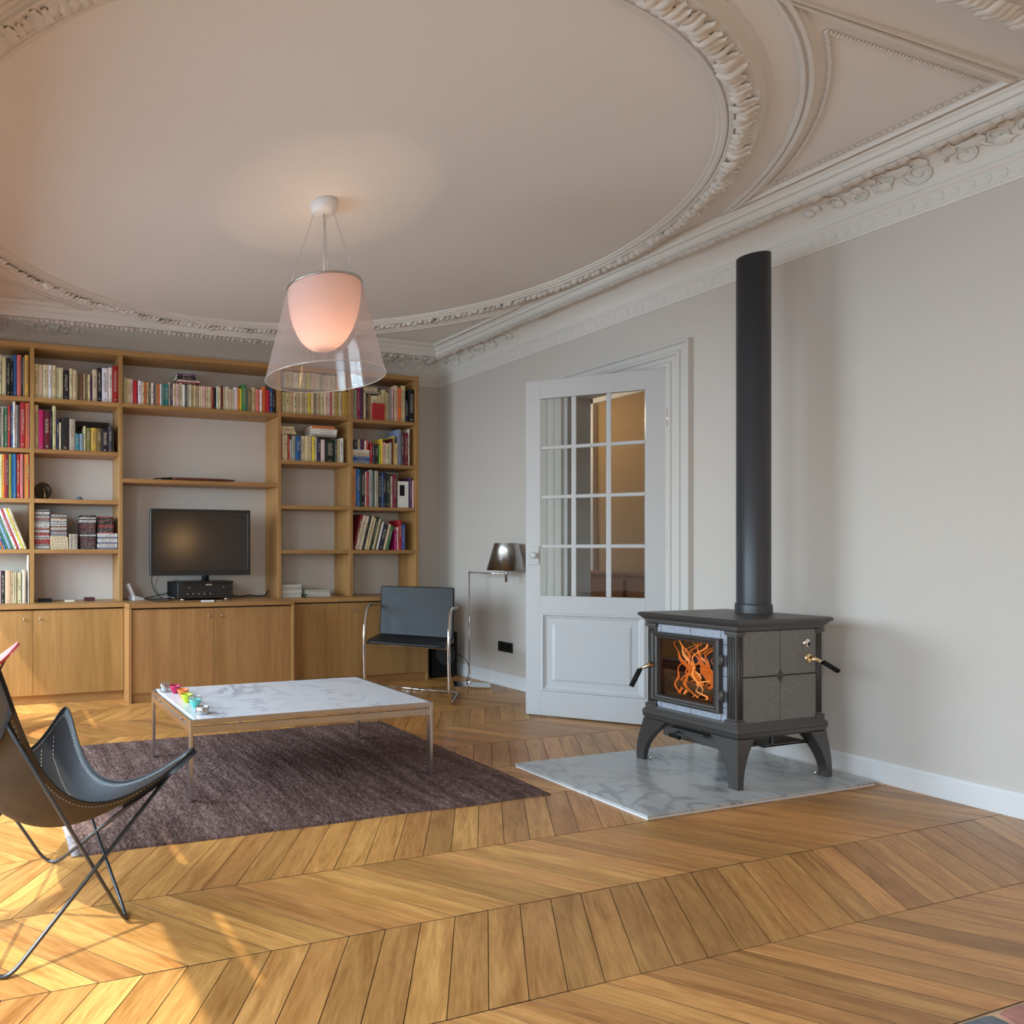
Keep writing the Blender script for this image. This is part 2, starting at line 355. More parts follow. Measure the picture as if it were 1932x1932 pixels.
def mesh_uv(name, vs, fs, uvs, mt):
    me = bpy.data.meshes.new(name); me.from_pydata(vs, [], fs); me.materials.append(mt); me.materials.append(M['sub'])
    lay = me.uv_layers.new(name='UVMap')
    for p in me.polygons:
        for li in p.loop_indices: lay.data[li].uv = uvs[me.loops[li].vertex_index]
    bm = bmesh.new(); bm.from_mesh(me); bmesh.ops.recalc_face_normals(bm, faces=bm.faces); bm.to_mesh(me); bm.free()
    for p in me.polygons: p.material_index = 1 if min(me.vertices[v].co.z for v in p.vertices) < -.01 else 0
    return me
PM = {True: mesh_uv('plank', *plank_mesh(-SH), M['plank']), False: mesh_uv('plank', *plank_mesh(SH), M['plank'])}
cand = []; rest = []
for (even, xl, xu, yl, yu) in row_planks():
    cx_, cy_ = (xl + xu + PX) / 2, (yl + yu) / 2
    if cx_ < XL - .2 or cx_ > 6.6 or cy_ < YF or cy_ > 6.0: continue
    whole = min(xl, xu) > XL and max(xl, xu) + PX < XR + .0 and yu < YB and yl > YF
    stone = any(inside(x, y, STONE) for x, y in ((xl+.02, yl+.01), (xl+PX, yl+.01), (xu+.02, yu-.01), (xu+PX, yu-.01)))
    hid = all(inside(x, y, R) for x, y in ((xl, yl), (xl+PX, yl), (xu, yu), (xu+PX, yu)) for R in (RUG,)) or all(inside(x, y, HEARTH) for x, y in ((xl, yl), (xl+PX, yl), (xu, yu), (xu+PX, yu)))
    d = .27 * cx_ + .963 * cy_; r = .963 * cx_ - .27 * cy_
    seen = d > 1.45 and -.30 < r / d < 1.42 and cy_ < 5.05
    if whole and seen and not stone and not hid: cand.append((d, even, xl, xu, yl, yu))
    else: rest.append((even, xl, xu, yl, yu))
cand.sort()
for i, (d, even, xl, xu, yl, yu) in enumerate(cand):
    if i >= 295: rest.append((even, xl, xu, yl, yu)); continue
    o = bpy.data.objects.new('plank', PM[even]); COL.objects.link(o); o.parent = fl; o.location = (xl, yl, random.uniform(-.0004, .0003))
vs, fs, uvs = [], [], []
for (even, xl, xu, yl, yu) in rest:
    dx = -SH if even else SH; L_ = sqrt(SH*SH + PY*PY); ux, uy = dx/L_, PY/L_
    pol = [(xl + G*1.3, yl + G), (xl + PX - G*1.3, yl + G), (xu + PX - G*1.3, yu - G), (xu + G*1.3, yu - G)]
    pol = clip(pol, lambda p: p[0] - XL); pol = clip(pol, lambda p: 6.9 - p[0]) if pol else pol
    pol = clip(pol, lambda p: p[1] - YF) if pol else pol; pol = clip(pol, lambda p: 6.3 - p[1]) if pol else pol
    if any(inside(x, y, (STONE[0]-.001, STONE[1], STONE[2]+.001, STONE[3])) for x, y in pol):
        pols = [clip(pol, lambda p: p[1] - STONE[3]), clip(clip(pol, lambda p: STONE[3] - p[1]) or pol, lambda p: STONE[0] - p[0]), clip(clip(pol, lambda p: STONE[3] - p[1]) or pol, lambda p: p[0] - STONE[2])]
    else: pols = [pol]
    for q in pols:
        if len(q) < 3: continue
        o = len(vs); n = len(q); off = random.random() * 9
        vs += [(x, y, -.012) for x, y in q] + [(x, y, 0) for x, y in q]
        uvs += [((x*ux + y*uy) + off, (-x*uy + y*ux) + off) for x, y in q] * 2
        fs.append([o + n + i for i in range(n)]); fs += [[o+i, o+(i+1) % n, o+n+(i+1) % n, o+n+i] for i in range(n)]
o = bpy.data.objects.new('plank_field', mesh_uv('plank_field', vs, fs, uvs, M['plank'])); COL.objects.link(o); o.parent = fl; o['kind'] = 'stuff'

# ---- walls
DY0, DY1, DZ = 3.205, 4.01, 2.462          # door opening in the right wall
w = MB(); T_ = .24
w.box((XR, YF, 0), (XR + T_, DY0, ZC)); w.box((XR, DY1, 0), (XR + T_, YB + .2, ZC)); w.box((XR, DY0, DZ), (XR + T_, DY1, ZC))
struct('wall_right', w, M['wall'])
struct('wall_back', B((XL - .1, YB, 0), (XR, YB + .2, ZC)), M['wall'])
w = MB(); WIN = [(.75, 2.6), (3.2, 4.9), (-2.3, -.1)]
w.box((XL - .1, YF, -.05), (XL, -2.3, ZC)); w.box((XL - .1, -.1, -.05), (XL, WIN[0][0], ZC)); w.box((XL - .1, WIN[0][1], -.05), (XL, WIN[1][0], ZC)); w.box((XL - .1, WIN[1][1], -.05), (XL, YB, ZC))
for a, b in WIN: w.box((XL - .1, a, 2.62), (XL, b, ZC)); w.box((XL - .1, a, -.05), (XL, b, .04))
struct('wall_left', w, M['wall'])
w = MB(); w.box((XL, YF - .2, 0), (XR, YF, ZC))
struct('wall_front', w, M['wall'])
struct('ceiling', B((XL - .1, YF - .2, ZC), (XR + T_, YB + .2, ZC + .1)), M['ceil'])
# beam dividing the two ceiling compartments
struct('ceiling_beam', B((XL, .85, 3.02), (XR, 1.123, ZC)), M['ceil'])
# ---- windows in the left wall and behind the camera
def window(nm, a, b, z0, z1, X, slits):
    """casement window in a wall plane x = X; a, b along y"""
    fr = MB(); fr.box((X - .05, a, z0), (X, a + .05, z1)); fr.box((X - .05, b - .05, z0), (X, b, z1)); fr.box((X - .05, a, z0), (X, b, z0 + .06)); fr.box((X - .05, a, z1 - .04), (X, b, z1))
    root = struct(nm, fr, M['white'])
    m_ = MB(); mid = (a + b) / 2; m_.box((X - .045, mid - .035, z0), (X - .005, mid + .035, 2.2)); m_.build('mullion', M['white'], root)
    # unseen panel added above the casements, slit to throw sun streaks on the floor
    bl = MB(); zs0, zs1 = 2.452, 2.486; bl.box((X - .055, a, 2.2), (X - .045, b, zs0)); bl.box((X - .055, a, zs1), (X - .045, b, z1))
    e = [a] + [q for s_ in slits for q in s_] + [b]
    for i in range(0, len(e), 2): bl.box((X - .055, e[i], zs0), (X - .045, e[i + 1], zs1))
    bl.build('sun_mask_panel', M['white'], root)
    for q0, q1 in ((a + .05, mid - .035), (mid + .035, b - .05)): B((X - .028, q0, z0 + .06), (X - .022, q1, 2.2)).build('pane', M['glass'], root)
    return root
window('window_1', .75, 2.6, .04, 2.62, XL - .03, [(.87, 1.23), (1.56, 1.86)])
window('window_2', 3.2, 4.9, .04, 2.62, XL - .03, [(3.51, 4.03)])
window('window_3', -2.3, -.1, .04, 2.62, XL - .03, [])
# ---- baseboards
for nm, a, b in (('baseboard_right', (XR - .016, -3, 0), (XR, 3.03, .115)), ('baseboard_right_far', (XR - .016, 4.19, 0), (XR, YB, .115)), ('baseboard_back', (4.07, YB - .016, 0), (XR - .016, YB, .115))):
    mb = MB(); mb.box(a, (b[0], b[1], .095)); c0 = (a[0] + (.006 if 'right' in nm else 0), a[1] + (.006 if 'back' in nm else 0), .095); mb.box(c0, b); struct(nm, mb, M['white'])
# ---- door casing (mouldings round the opening)
cas = MB(); prof = [(0, 0), (0, .030), (-.028, .030), (-.034, .020), (-.062, .020), (-.070, .034), (-.088, .034), (-.094, .024), (-.128, .024), (-.136, .040), (-.150, .040), (-.155, 0)]
cas.sweep([(DY0, 0), (DY0, DZ), (DY1, DZ), (DY1, 0)], [(-o, d) for o, d in prof], lambda a, b, d: (XR - d, a, b)); cs = struct('trim_1', cas, M['casing'])
jb = MB(); jb.box((XR, DY0 - .001, 0), (XR + T_, DY0 + .012, DZ)); jb.box((XR, DY1 - .03, 0), (XR + T_, DY1 + .001, DZ)); jb.box((XR, DY0, DZ - .02), (XR + T_, DY1, DZ + .001)); jb.build('jamb_lining', M['doorp'], cs)
# ---- hallway seen through the door
h = MB(); h.box((6.3, 2.4, 0), (6.4, 6.2, 3.1)); struct('wall_hall', h, M['tan'])
h = MB(); h.box((XR + T_, 6.1, 0), (6.3, 6.2, 3.1)); struct('wall_hall_end', h, mat('hall_paint', (.34, .29, .25), .8))
h = MB(); h.box((XR + T_, 2.3, 0), (6.3, 2.4, 3.1)); struct('wall_hall_near', h, M['wall'])
struct('ceiling_hall', B((XR + T_, 2.3, 3.0), (6.4, 6.2, 3.1)), M['wall'])
h = MB(); h.box((6.24, 5.20, 0), (6.30, 5.29, 2.86)); h.box((6.24, 3.0, 2.78), (6.30, 5.29, 2.86)); struct('trim_2', h, M['white'])
cb = thing('hall_sideboard', 'low brown wooden sideboard in the hallway behind the glazed door', 'sideboard', (6.0, 4.55, 0))
B((-.22, -.75, .08), (.22, .62, .98), .004).build('body', M['tand'], cb); B((-.24, -.78, .98), (.24, .65, 1.01), .003).build('top', M['tand'], cb)
for y in (-.73, -.05): B((-.24, y, .12), (-.222, y + .64, .94), .003).build('door', M['tand'], cb)
hl = bpy.data.lights.new('hall_fill', 'POINT'); hl.energy = 13; hl.color = (1, .82, .6); hl.shadow_soft_size = .12  # unseen lamp added to brighten the hallway
ho = bpy.data.objects.new('hall_fill', hl); COL.objects.link(ho); ho.location = (5.5, 5.3, 2.5)

# ---- cornice along right and back walls (and the beam)
SX, SY = 4.513, 5.45
prof_low = [(0, 2.885), (.008, 2.885), (.010, 2.900), (.006, 2.904), (.006, 2.972), (.014, 2.978), (.022, 2.990), (.020, 3.000), (.010, 3.006)]
cove = [(.010 + .165 * (1 - cos(t * pi / 2 / 8)), 3.006 + .115 * sin(t * pi / 2 / 8)) for t in range(9)]
prof_up = [(.182, 3.128), (.196, 3.112), (.212, 3.106), (.232, 3.110), (.246, 3.124), (.250, 3.140), (.256, 3.158), (.262, 3.150), (.272, 3.152), (.277, 3.172), (.290, 3.180), (.296, 3.199)]
PROF = prof_low + cove + prof_up
path = [(XR, 1.123), (XR, YB), (XL, YB)]
tr = MB(); tr.sweep(path, PROF, lambda a, b, d: (a, b, d)); cor = struct('trim_3', tr, M['plaster'])
tr = MB(); tr.sweep([(XL, 1.123), (XR, 1.123)], [(o, d) for o, d in PROF if .18 <= o < .27] + [(.272, 3.199)], lambda a, b, d: (a, b, d)); corb = struct('trim_4', tr, M['plaster'])
# leafy roll on the cornice: lumps of leaves, one joined part per run
def leaf_roll(parent, path2, r, z, step, seed, off):
    rnd = random.Random(seed); mb = MB()
    for i in range(len(path2) - 1):
        a = Vector(path2[i]); b = Vector(path2[i+1]); d = (b - a).normalized(); n = Vector((-d.y, d.x)); L_ = (b - a).length
        s = off
        while s < L_ - off * .5:
            p = a + d * s + n * off; k = rnd.uniform(.8, 1.25)
            vs = []; 
            for (u, v_, h_) in ((-.5, 0, .0), (-.2, -.45, .3), (-.25, 0, .75), (-.2, .45, .3), (.25, -.5, .35), (.2, 0, 1.0), (.25, .5, .35), (.62, 0, .2)):
                q = p + d * (u * step * 1.35 * k) + n * (v_ * r * 2.1 * k); vs.append((q.x, q.y, z - h_ * r * k + rnd.uniform(-.003, .003)))
            mb.add(vs, [[0, 1, 2], [0, 2, 3], [1, 4, 5, 2], [2, 5, 6, 3], [4, 7, 5], [5, 7, 6]], 0, True)
            s += step
    return mb.build('leaf_roll', M['plaster'], parent, recalc=False, kind='stuff')
leaf_roll(cor, path, .030, 3.112, .042, 3, .212)
leaf_roll(corb, [(XL, 1.123), (XR, 1.123)], .030, 3.112, .042, 4, .215)
# low-relief band of small leaves under the cove
mb = MB(); rnd = random.Random(5)
for (ax, n_, f_) in (('r', int((YB - 1.25) / .05), lambda s: (XR - .006, 1.25 + s)), ('b', int((XR - XL) / .05), lambda s: (XR - s, YB - .006))):
    for i in range(n_):
        s = i * .05 + .02; x, y = f_(s)
        for q in (-1, 1):
            pts = [(0, 0), (.018, .010 * q), (.030, .024 * q), (.012, .022 * q)]
            vs = []
            for (a, b) in pts:
                vs.append((x - .0035 * (ax == 'r'), y + a, 2.938 + b) if ax == 'r' else (x - a, y - .0035, 2.938 + b))
            c_ = Vector(vs[0]) * .25 + Vector(vs[1]) * .25 + Vector(vs[2]) * .25 + Vector(vs[3]) * .25; c_ += Vector((-.005, 0, 0)) if ax == 'r' else Vector((0, -.005, 0))
            mb.add(vs + [c_], [[0, 1, 4], [1, 2, 4], [2, 3, 4], [3, 0, 4]], 0, True)
mb.build('leaf_band', M['plaster'], cor, recalc=False, kind='stuff')
# scrolls modelled on the cove
def cove_pt(ax, s, t):
    a = t * pi / 2; o = .010 + .165 * (1 - cos(a)) + .006; z = 3.006 + .115 * sin(a) - .004
    return (XR - o, s, z) if ax == 'r' else (s, YB - o, z)
def spiral(ax, s0, t0, R, turns, dirn, mb, r=.0055, stretch=1.0):
    pts = []
    for k in range(int(turns * 14)):
        a = k / 14 * 2 * pi * dirn; rr = R * (1 - k / (turns * 14) * .85)
        pts.append(cove_pt(ax, s0 + rr * cos(a) * stretch, min(1, max(0, t0 + rr * sin(a) / .18))))
    mb.tube(pts, r, 5, rs=[r * (1.2 - .7 * k / len(pts)) for k in range(len(pts))])
def leafy(ax, s0, t0, L_, ang, mb, w=.02):
    vs = []; n = 5
    for k in range(n + 1):
        u = k / n; s = s0 + L_ * u * cos(ang); t = t0 + L_ * u * sin(ang) / .18; ww = w * sin(pi * min(.98, u + .08)) * (1 + .3 * (k % 2))
        for q in (-1, 0, 1):
            p = Vector(cove_pt(ax, s - q * ww * sin(ang), min(1, max(0, t + q * ww * cos(ang) / .18))))
            if q == 0: p += Vector((-.008, 0, -.007)) if ax == 'r' else Vector((0, -.008, -.007))
            vs.append(p)
    fs = [[k*3+q, k*3+q+1, k*3+q+4, k*3+q+3] for k in range(n) for q in (0, 1)]
    mb.add(vs, fs, 0, True)
def ornament(ax, s0, sg, parent, big=1.0):
    mb = MB()
    for i, (ds, t, R, tn) in enumerate(((.06, .45, .055, 1.6), (.17, .60, .045, 1.5), (.27, .5, .035, 1.4), (.36, .6, .026, 1.3))):
        spiral(ax, s0 + sg * ds * big, t, R * big, tn, sg * (1 if i % 2 else -1), mb)
    for i in range(11):
        leafy(ax, s0 + sg * (.02 + i * .045) * big, .55 + .12 * sin(i * 1.7), .075 * big * (1 - i * .05), sg * (.5 + .6 * (-1) ** i) + (pi if sg < 0 else 0), mb)
    mb.build('scroll_relief', M['plaster'], parent, recalc=False)
ornament('r', YB - .16, -1, cor, 1.7); ornament('b', XR - .16, -1, cor, 1.9)
ornament('r', 1.93, 1, cor, 1.0); ornament('r', 1.90, -1, cor, 1.0); ornament('b', .25, 1, cor, 1.2); ornament('b', .21, -1, cor, 1.2)

# ---- oval moulding on the ceiling
OC, OA, OB_ = (1.957, 3.41), 2.206, 1.761
def oval(off, n=180):
    out = []
    for k in range(n):
        t = 2 * pi * k / n; x, y = OA * cos(t), OB_ * sin(t); nx, ny = x / OA**2, y / OB_**2; l = sqrt(nx*nx + ny*ny)
        out.append((OC[0] + x + nx / l * off, OC[1] + y + ny / l * off))
    return out
ring = MB(); o3 = lambda a, b, d: (a, b, ZC - d)
rp = [(.098, 0), (.094, .010), (.082, .012), (.078, .020), (.064, .024), (.058, .016), (.052, .030), (.040, .034), (.034, .026), (.028, .034), (-.048, .036), (-.052, .020), (-.060, .018), (-.064, .010), (-.078, .010), (-.082, 0)]
ring.sweep(oval(0), rp, o3, closed=True); ov = struct('trim_5', ring, M['plaster'])
# acanthus leaves: one shared mesh, 290 copies round the oval
def leaf_mesh(seed):
    rnd = random.Random(seed); mb = MB(); n = 7; vs = []
    for k in range(n + 1):
        u = k / n; wv = .021 * (sin(pi * (u * .86 + .07)) ** .7) * (1.22 if k % 2 else .86); h = .030 * sin(pi * min(1, u * 1.1)) + .012 * (u > .7) * (u - .7) / .3
        for q in (-2, -1, 0, 1, 2): vs.append((-.042 + .090 * u + rnd.uniform(-.003, .003), q / 2 * wv + .012 * sin(u * 3), -(h * (1 - abs(q) * .28) + .006 * (q == 0)) + rnd.uniform(-.002, .002)))
    mb.add(vs, [[k*5+q, k*5+q+1, k*5+q+6, k*5+q+5] for k in range(n) for q in range(4)], 0, True)
    return mb
lm = [leaf_mesh(s) for s in (1, 2, 3)]
srcs = []
path_o = oval(0, 1440); acc = [0]
for i in range(1440): acc.append(acc[-1] + (Vector(path_o[(i+1) % 1440]) - Vector(path_o[i])).length)
NL = 290
for j in range(NL):
    s = acc[-1] * j / NL; i = next(k for k in range(1440) if acc[k+1] >= s) if j == 0 else i
    while acc[i+1] < s: i += 1
    p = Vector(path_o[i]); q = Vector(path_o[(i+1) % 1440]); d = q - p; an = math.atan2(d.y, d.x)
    if j < 3: o = lm[j].build('leaf', M['plaster'], ov, recalc=False); srcs.append(o)
    else: o = srcs[j % 3].copy(); COL.objects.link(o)
    k = .80 + .25 * random.random()
    nx, ny = cos(an - pi/2), sin(an - pi/2); sh_ = random.uniform(-.008, .008) - .006
    o.location = (p.x + nx * sh_, p.y + ny * sh_, ZC - .033); o.rotation_euler = (random.uniform(-.35, .35), random.uniform(-.2, .2), an - pi/2 + random.uniform(-.35, .35) + .35); o.scale = (k, k * 1.35, k * .9)
# ---- four spandrel panels between the oval and the walls: moulding and bead line
def spandrel(sx, sy, nm):
    X1, Y1 = 4.19 - OC[0], 1.84      # smooth moulding lines, measured from the oval's centre
    def outline(kx, X, Y, n=26):
        a, b = OA * kx, OB_ * kx
        x_at_Y = a * sqrt(max(0, 1 - (Y / b) ** 2)); t0 = math.atan2(Y / b, x_at_Y / a); y_at_X = b * sqrt(max(0, 1 - (X / a) ** 2)); t1 = math.atan2(y_at_X / b, X / a)
        pts = [(a * cos(t1 + (t0 - t1) * i / n), b * sin(t1 + (t0 - t1) * i / n)) for i in range(n + 1)] + [(X, Y)]
        pts = [(OC[0] + sx * x, OC[1] + sy * y) for x, y in pts]
        return pts if sx * sy > 0 else pts[::-1]
    P_ = outline(1.100, X1, Y1 if sy < 0 else 1.72)
    mb = MB(); pr = [(-.020, 0), (-.016, .012), (-.004, .016), (0, .008), (.006, .008), (.010, .022), (.022, .024), (.026, .010), (.034, .006), (.036, 0)]
    mb.sweep(P_, [(-o, d) for o, d in pr], o3, closed=True); root = struct(nm, mb, M['plaster'])
    Q = outline(1.135, X1 - .065, (Y1 if sy < 0 else 1.72) - .065)
    # beads
    bd = MB(); n = len(Q); rest_ = 0
    for i in range(n):
        a = Vector(Q[i]); b = Vector(Q[(i+1) % n]); L_ = (b - a).length; s = rest_; d = (b - a).normalized() if L_ > 0 else Vector((1, 0)); nn = Vector((-d.y, d.x))
        while s < L_:
            c = a + d * s; r = .0105; tp = (c.x, c.y, ZC - .018); rg = [(c.x + r * cos(k * pi / 2 + .8), c.y + r * sin(k * pi / 2 + .8), ZC - .004) for k in range(4)]
            bd.add([tp] + rg, [[0, 1, 2], [0, 2, 3], [0, 3, 4], [0, 4, 1]], 0, True); s += .0225
        rest_ = s - L_
    bd.build('bead_line', M['plaster'], root, recalc=False, kind='stuff')
spandrel(1, -1, 'trim_6'); spandrel(1, 1, 'trim_7'); spandrel(-1, 1, 'trim_8'); spandrel(-1, -1, 'trim_9')

# ---- the glazed door, hinged at the near side of the opening and standing open into the room
hx, hy = 4.500, 3.215; fx, fy = 3.880, 3.766
LD = sqrt((fx-hx)**2 + (fy-hy)**2); ang = math.atan2(fy - hy, fx - hx); HD = 2.45; TH = .036
dr = bpy.data.objects.new('door_1', None); COL.objects.link(dr); dr.location = (hx, hy, .008); dr.rotation_euler = (0, 0, ang); dr['kind'] = 'structure'
# local x runs from hinge to free edge; the face seen by the camera is +y side
def D(a, b, nm, ch=.002, m='doorp'): return B(a, b, ch).build(nm, M[m], dr)
u2x = lambda u: u * LD
gx0, gx1 = .115, LD - .092; zb0, zb1 = .20, .73; zg0, zg1 = .875, 2.315
D((0, -TH/2, 0), (gx0, TH/2, HD), 'stile'); D((gx1, -TH/2, 0), (LD, TH/2, HD), 'stile')
D((gx0, -TH/2, 0), (gx1, TH/2, zb0 - .02), 'rail'); D((gx0, -TH/2, zb1 + .02), (gx1, TH/2, zg0), 'rail'); D((gx0, -TH/2, zg1), (gx1, TH/2, HD), 'rail')
cw = (gx1 - gx0) / 3; rh = (zg1 - zg0) / 4
for i in (1, 2): D((gx0 + cw*i - .014, -.014, zg0), (gx0 + cw*i + .014, .014, zg1), 'muntin', .004)
for i in (1, 2, 3): D((gx0, -.013, zg0 + rh*i - .013), (gx1, .013, zg0 + rh*i + .013), 'muntin', .004)
for i in range(3):
    for j in range(4): B((gx0 + cw*i + .012*(i > 0), -.002, zg0 + rh*j + .011*(j > 0)), (gx0 + cw*(i+1) - .012*(i < 2), .002, zg0 + rh*(j+1) - .011*(j < 3))).build('pane', M['glass'], dr)
pn = MB(); a0, a1 = gx0 - .001, gx1 + .001; c0, c1 = zb0 - .021, zb1 + .021
for sg in (1, -1):
    pr = [(0, .018), (.006, .024), (.016, .024), (.022, .012), (.032, .010), (.040, .006), (.075, .006), (.090, .013)]
    pn.sweep([(a0, c0), (a1, c0), (a1, c1), (a0, c1)], pr, lambda a, b, d, sg=sg: (a, sg * d, b), closed=True)
    e = .090; pn.add([(a0+e, sg*.013, c0+e), (a1-e, sg*.013, c0+e), (a1-e, sg*.013, c1-e), (a0+e, sg*.013, c1-e)], [[0, 1, 2, 3]])
pn.build('lower_panel', M['doorp'], dr, recalc=False)
for z in (.35, 1.22, 2.05):
    hg = MB(); hg.tube([(-.006, TH/2 + .004, z), (-.006, TH/2 + .004, z + .12)], .008, 8); hg.lathe([(.001, z + .128), (.006, z + .124), (.008, z + .12)], 8, (-.006, TH/2 + .004, 0)); hg.build('hinge', M['gold' if z > 2 else 'doorp'], dr)
for sg in (-1, 1):
    kp = B((LD - .080, sg * TH/2, 1.10), (LD - .010, sg * (TH/2 + .012), 1.235), .002).build('lock_case', M['doorp'], dr)
    kn = MB().lathe([(.0005, .062), (.014, .060), (.023, .050), (.025, .040), (.019, .030), (.009, .022), (.009, .012), (.016, .012), (.016, 0)], 20, axis='y'); 
    kn.v = [(x + LD - .045, sg * (TH/2 + .006 + y), z + 1.17) for x, y, z in kn.v]; kn.build('door_knob', M['doorp'], dr)
# wall outlet
ot = thing('wall_outlet', 'black double power outlet low on the right wall beside the lamp', 'outlet', (XR, 4.598, .352))
B((-.008, -.083, -.045), (0, .083, .045), .003).build('plate', M['black'], ot)
for y in (-.04, .04):
    s_ = MB().lathe([(.030, -.0095), (.028, -.0095), (.026, -.0085), (.001, -.0085)], 20, (0, y, 0), axis='x'); s_.build('socket', M['matblack'], ot, recalc=False)
# inlaid stone hearth at the near right
def stone_mat():
    m = mat('mixed_stone', (.3, .3, .3), .45, bump=.3, bscale=60); nt = m.node_tree; b = nt.nodes['Principled BSDF']; oi = nt.nodes.new('ShaderNodeObjectInfo')
    tc = nt.nodes.new('ShaderNodeTexCoord'); n = nt.nodes.new('ShaderNodeTexNoise'); n.inputs['Scale'].default_value = 14; n.inputs['Detail'].default_value = 6
    hs = nt.nodes.new('ShaderNodeHueSaturation'); mr = nt.nodes.new('ShaderNodeMapRange'); mr.inputs[1].default_value = .3; mr.inputs[2].default_value = .7; mr.inputs[3].default_value = .5; mr.inputs[4].default_value = 1.6
    nt.links.new(tc.outputs['Object'], n.inputs['Vector']); nt.links.new(n.outputs['Fac'], mr.inputs[0]); nt.links.new(mr.outputs[0], hs.inputs['Value']); nt.links.new(oi.outputs['Color'], hs.inputs['Color']); nt.links.new(hs.outputs[0], b.inputs['Base Color']); return m
M['stone'] = stone_mat()
st = B((STONE[0], STONE[1], -.012), (STONE[2], STONE[3], -.003)).build('stone_hearth', mat('pale_mortar', srgb(215, 178, 140), .8), None); tag(st, 'inlaid floor hearth of dark and pink stones at the near right corner', 'hearth')
rnd = random.Random(11); gx = 9; gy = 7; pts = {}
for i in range(gx + 1):
    for j in range(gy + 1):
        x = STONE[0] + (STONE[2]-STONE[0]) * i / gx; y = STONE[3] + (STONE[1]-STONE[3]) * j / gy
        if 0 < i < gx: x += rnd.uniform(-.05, .05)
        if 0 < j < gy: y += rnd.uniform(-.05, .05)
        pts[i, j] = (x, y)
cols = [srgb(96, 102, 112), srgb(178, 130, 122), srgb(98, 98, 98), srgb(158, 108, 96), srgb(84, 92, 100), srgb(186, 144, 132)]
for i in range(gx):
    for j in range(gy):
        q = [Vector(pts[k]) for k in ((i, j), (i, j+1), (i+1, j+1), (i+1, j))]; c = sum(q, Vector((0, 0))) / 4; ring_ = []
        for k in range(4):
            a, b, e = q[k-1], q[k], q[(k+1) % 4]; p = b + (c - b).normalized() * .016
            ring_ += [p.lerp(a, .16), p + (c - p) * .03, p.lerp(e, .16)]
        ring_ = [(p.x, p.y) for p in ring_]
        o = MB().prism(ring_, -.004, .001 + rnd.uniform(0, .002)).build('stone', M['stone'], st); o.color = cols[(i * 3 + j * 5 + rnd.randint(0, 1)) % 6]
# ================================================================== BOOKCASE
FS = 5.183                                   # front plane of the upper shelves
bc = thing('bookcase', 'built in light oak bookcase covering the back wall', 'bookcase', (2.0, 5.3, 0))
def P_(mb, nm, m='oak'): return mb.build(nm, M[m], bc, world=True)
def bw(a, b, ch=.0015): return MB().box(a, b, 0, ch)
UP = [(-.90, -.865), (.371, .405), (1.104, 1.137), (2.567, 2.60), (3.300, 3.336), (4.024, 4.059)]
ZT = 2.895
for a, b in UP: P_(bw((a, FS, .79), (b, YB - .001, ZT - .04)), 'upright')
P_(bw((-.90, FS - .001, ZT - .04), (4.059, YB - .001, ZT)), 'top_board', 'oakh')
BAYS = [(-.865, .371), (.405, 1.104), (1.137, 2.567), (2.60, 3.300), (3.336, 4.024)]
SH_Z = {0: (2.455, 2.04, 1.635, 1.225), 1: (2.455, 2.04, 1.635, 1.225), 2: (2.455, 1.822), 3: (2.462, 2.035, 1.628, 1.222), 4: (2.452, 2.035, 1.628, 1.222)}
for i, zs in SH_Z.items():
    for z in zs: P_(bw((BAYS[i][0], FS + .001, z - .034), (BAYS[i][1], YB - .001, z)), 'shelf', 'oakh')
# base cabinets: left, projecting middle, right
CT = .79
CU = .7906
P_(bw((-.90, 5.02, CT - .036), (1.117, YB - .001, CT), .002), 'counter', 'oakh')
P_(bw((1.117, 4.865, CT - .036), (2.566, YB - .001, CT), .002), 'counter', 'oakh')
P_(bw((2.566, 5.02, CT - .036), (4.059, YB - .001, CT), .002), 'counter', 'oakh')
P_(bw((1.115, 4.868, 0), (1.140, 5.43, CT - .037)), 'side_panel'); P_(bw((2.543, 4.868, 0), (2.566, 5.43, CT - .037)), 'side_panel')
P_(bw((4.030, 5.045, 0.0), (4.057, 5.43, CT - .037)), 'side_panel')
for nm, a, b, y in (('L', -.90, 1.114, 5.06), ('M', 1.141, 2.542, 4.905), ('R', 2.567, 4.029, 5.06)):
    P_(bw((a, y, 0), (b, y + .018, .072)), 'plinth', 'oakh')
    P_(bw((a, y + .02, .072), (b, 5.43, .09)), 'base_board', 'oakh')
def cab_door(a, b, y, knob_x, sun=False):
    d = P_(bw((a + .0015, y, .074), (b - .0015, y + .019, .742), .001), 'door')
    k = MB().lathe([(.0005, -.026), (.007, -.026), (.009, -.022), (.008, -.016), (.0045, -.012), (.0045, 0)], 14, axis='y'); k.v = [(x + knob_x, yy + y, z + .677) for x, yy, z in k.v]
    kk = k.build('door_knob', M['satin'], d, world=False); kk.matrix_parent_inverse = Matrix.Identity(4); kk.location = -Vector(bc.location)
for a, b, kx in ((-.89, -.255, -.32), (-.255, .380, .315), (.380, 1.113, .440)): cab_door(a, b, 5.035, kx)
for a, b, kx in ((1.142, 1.841, 1.789), (1.841, 2.541, 1.905)): cab_door(a, b, 4.885, kx)
for a, b, kx in ((2.568, 3.305, 3.236), (3.305, 4.028, 3.375)): cab_door(a, b, 5.035, kx)

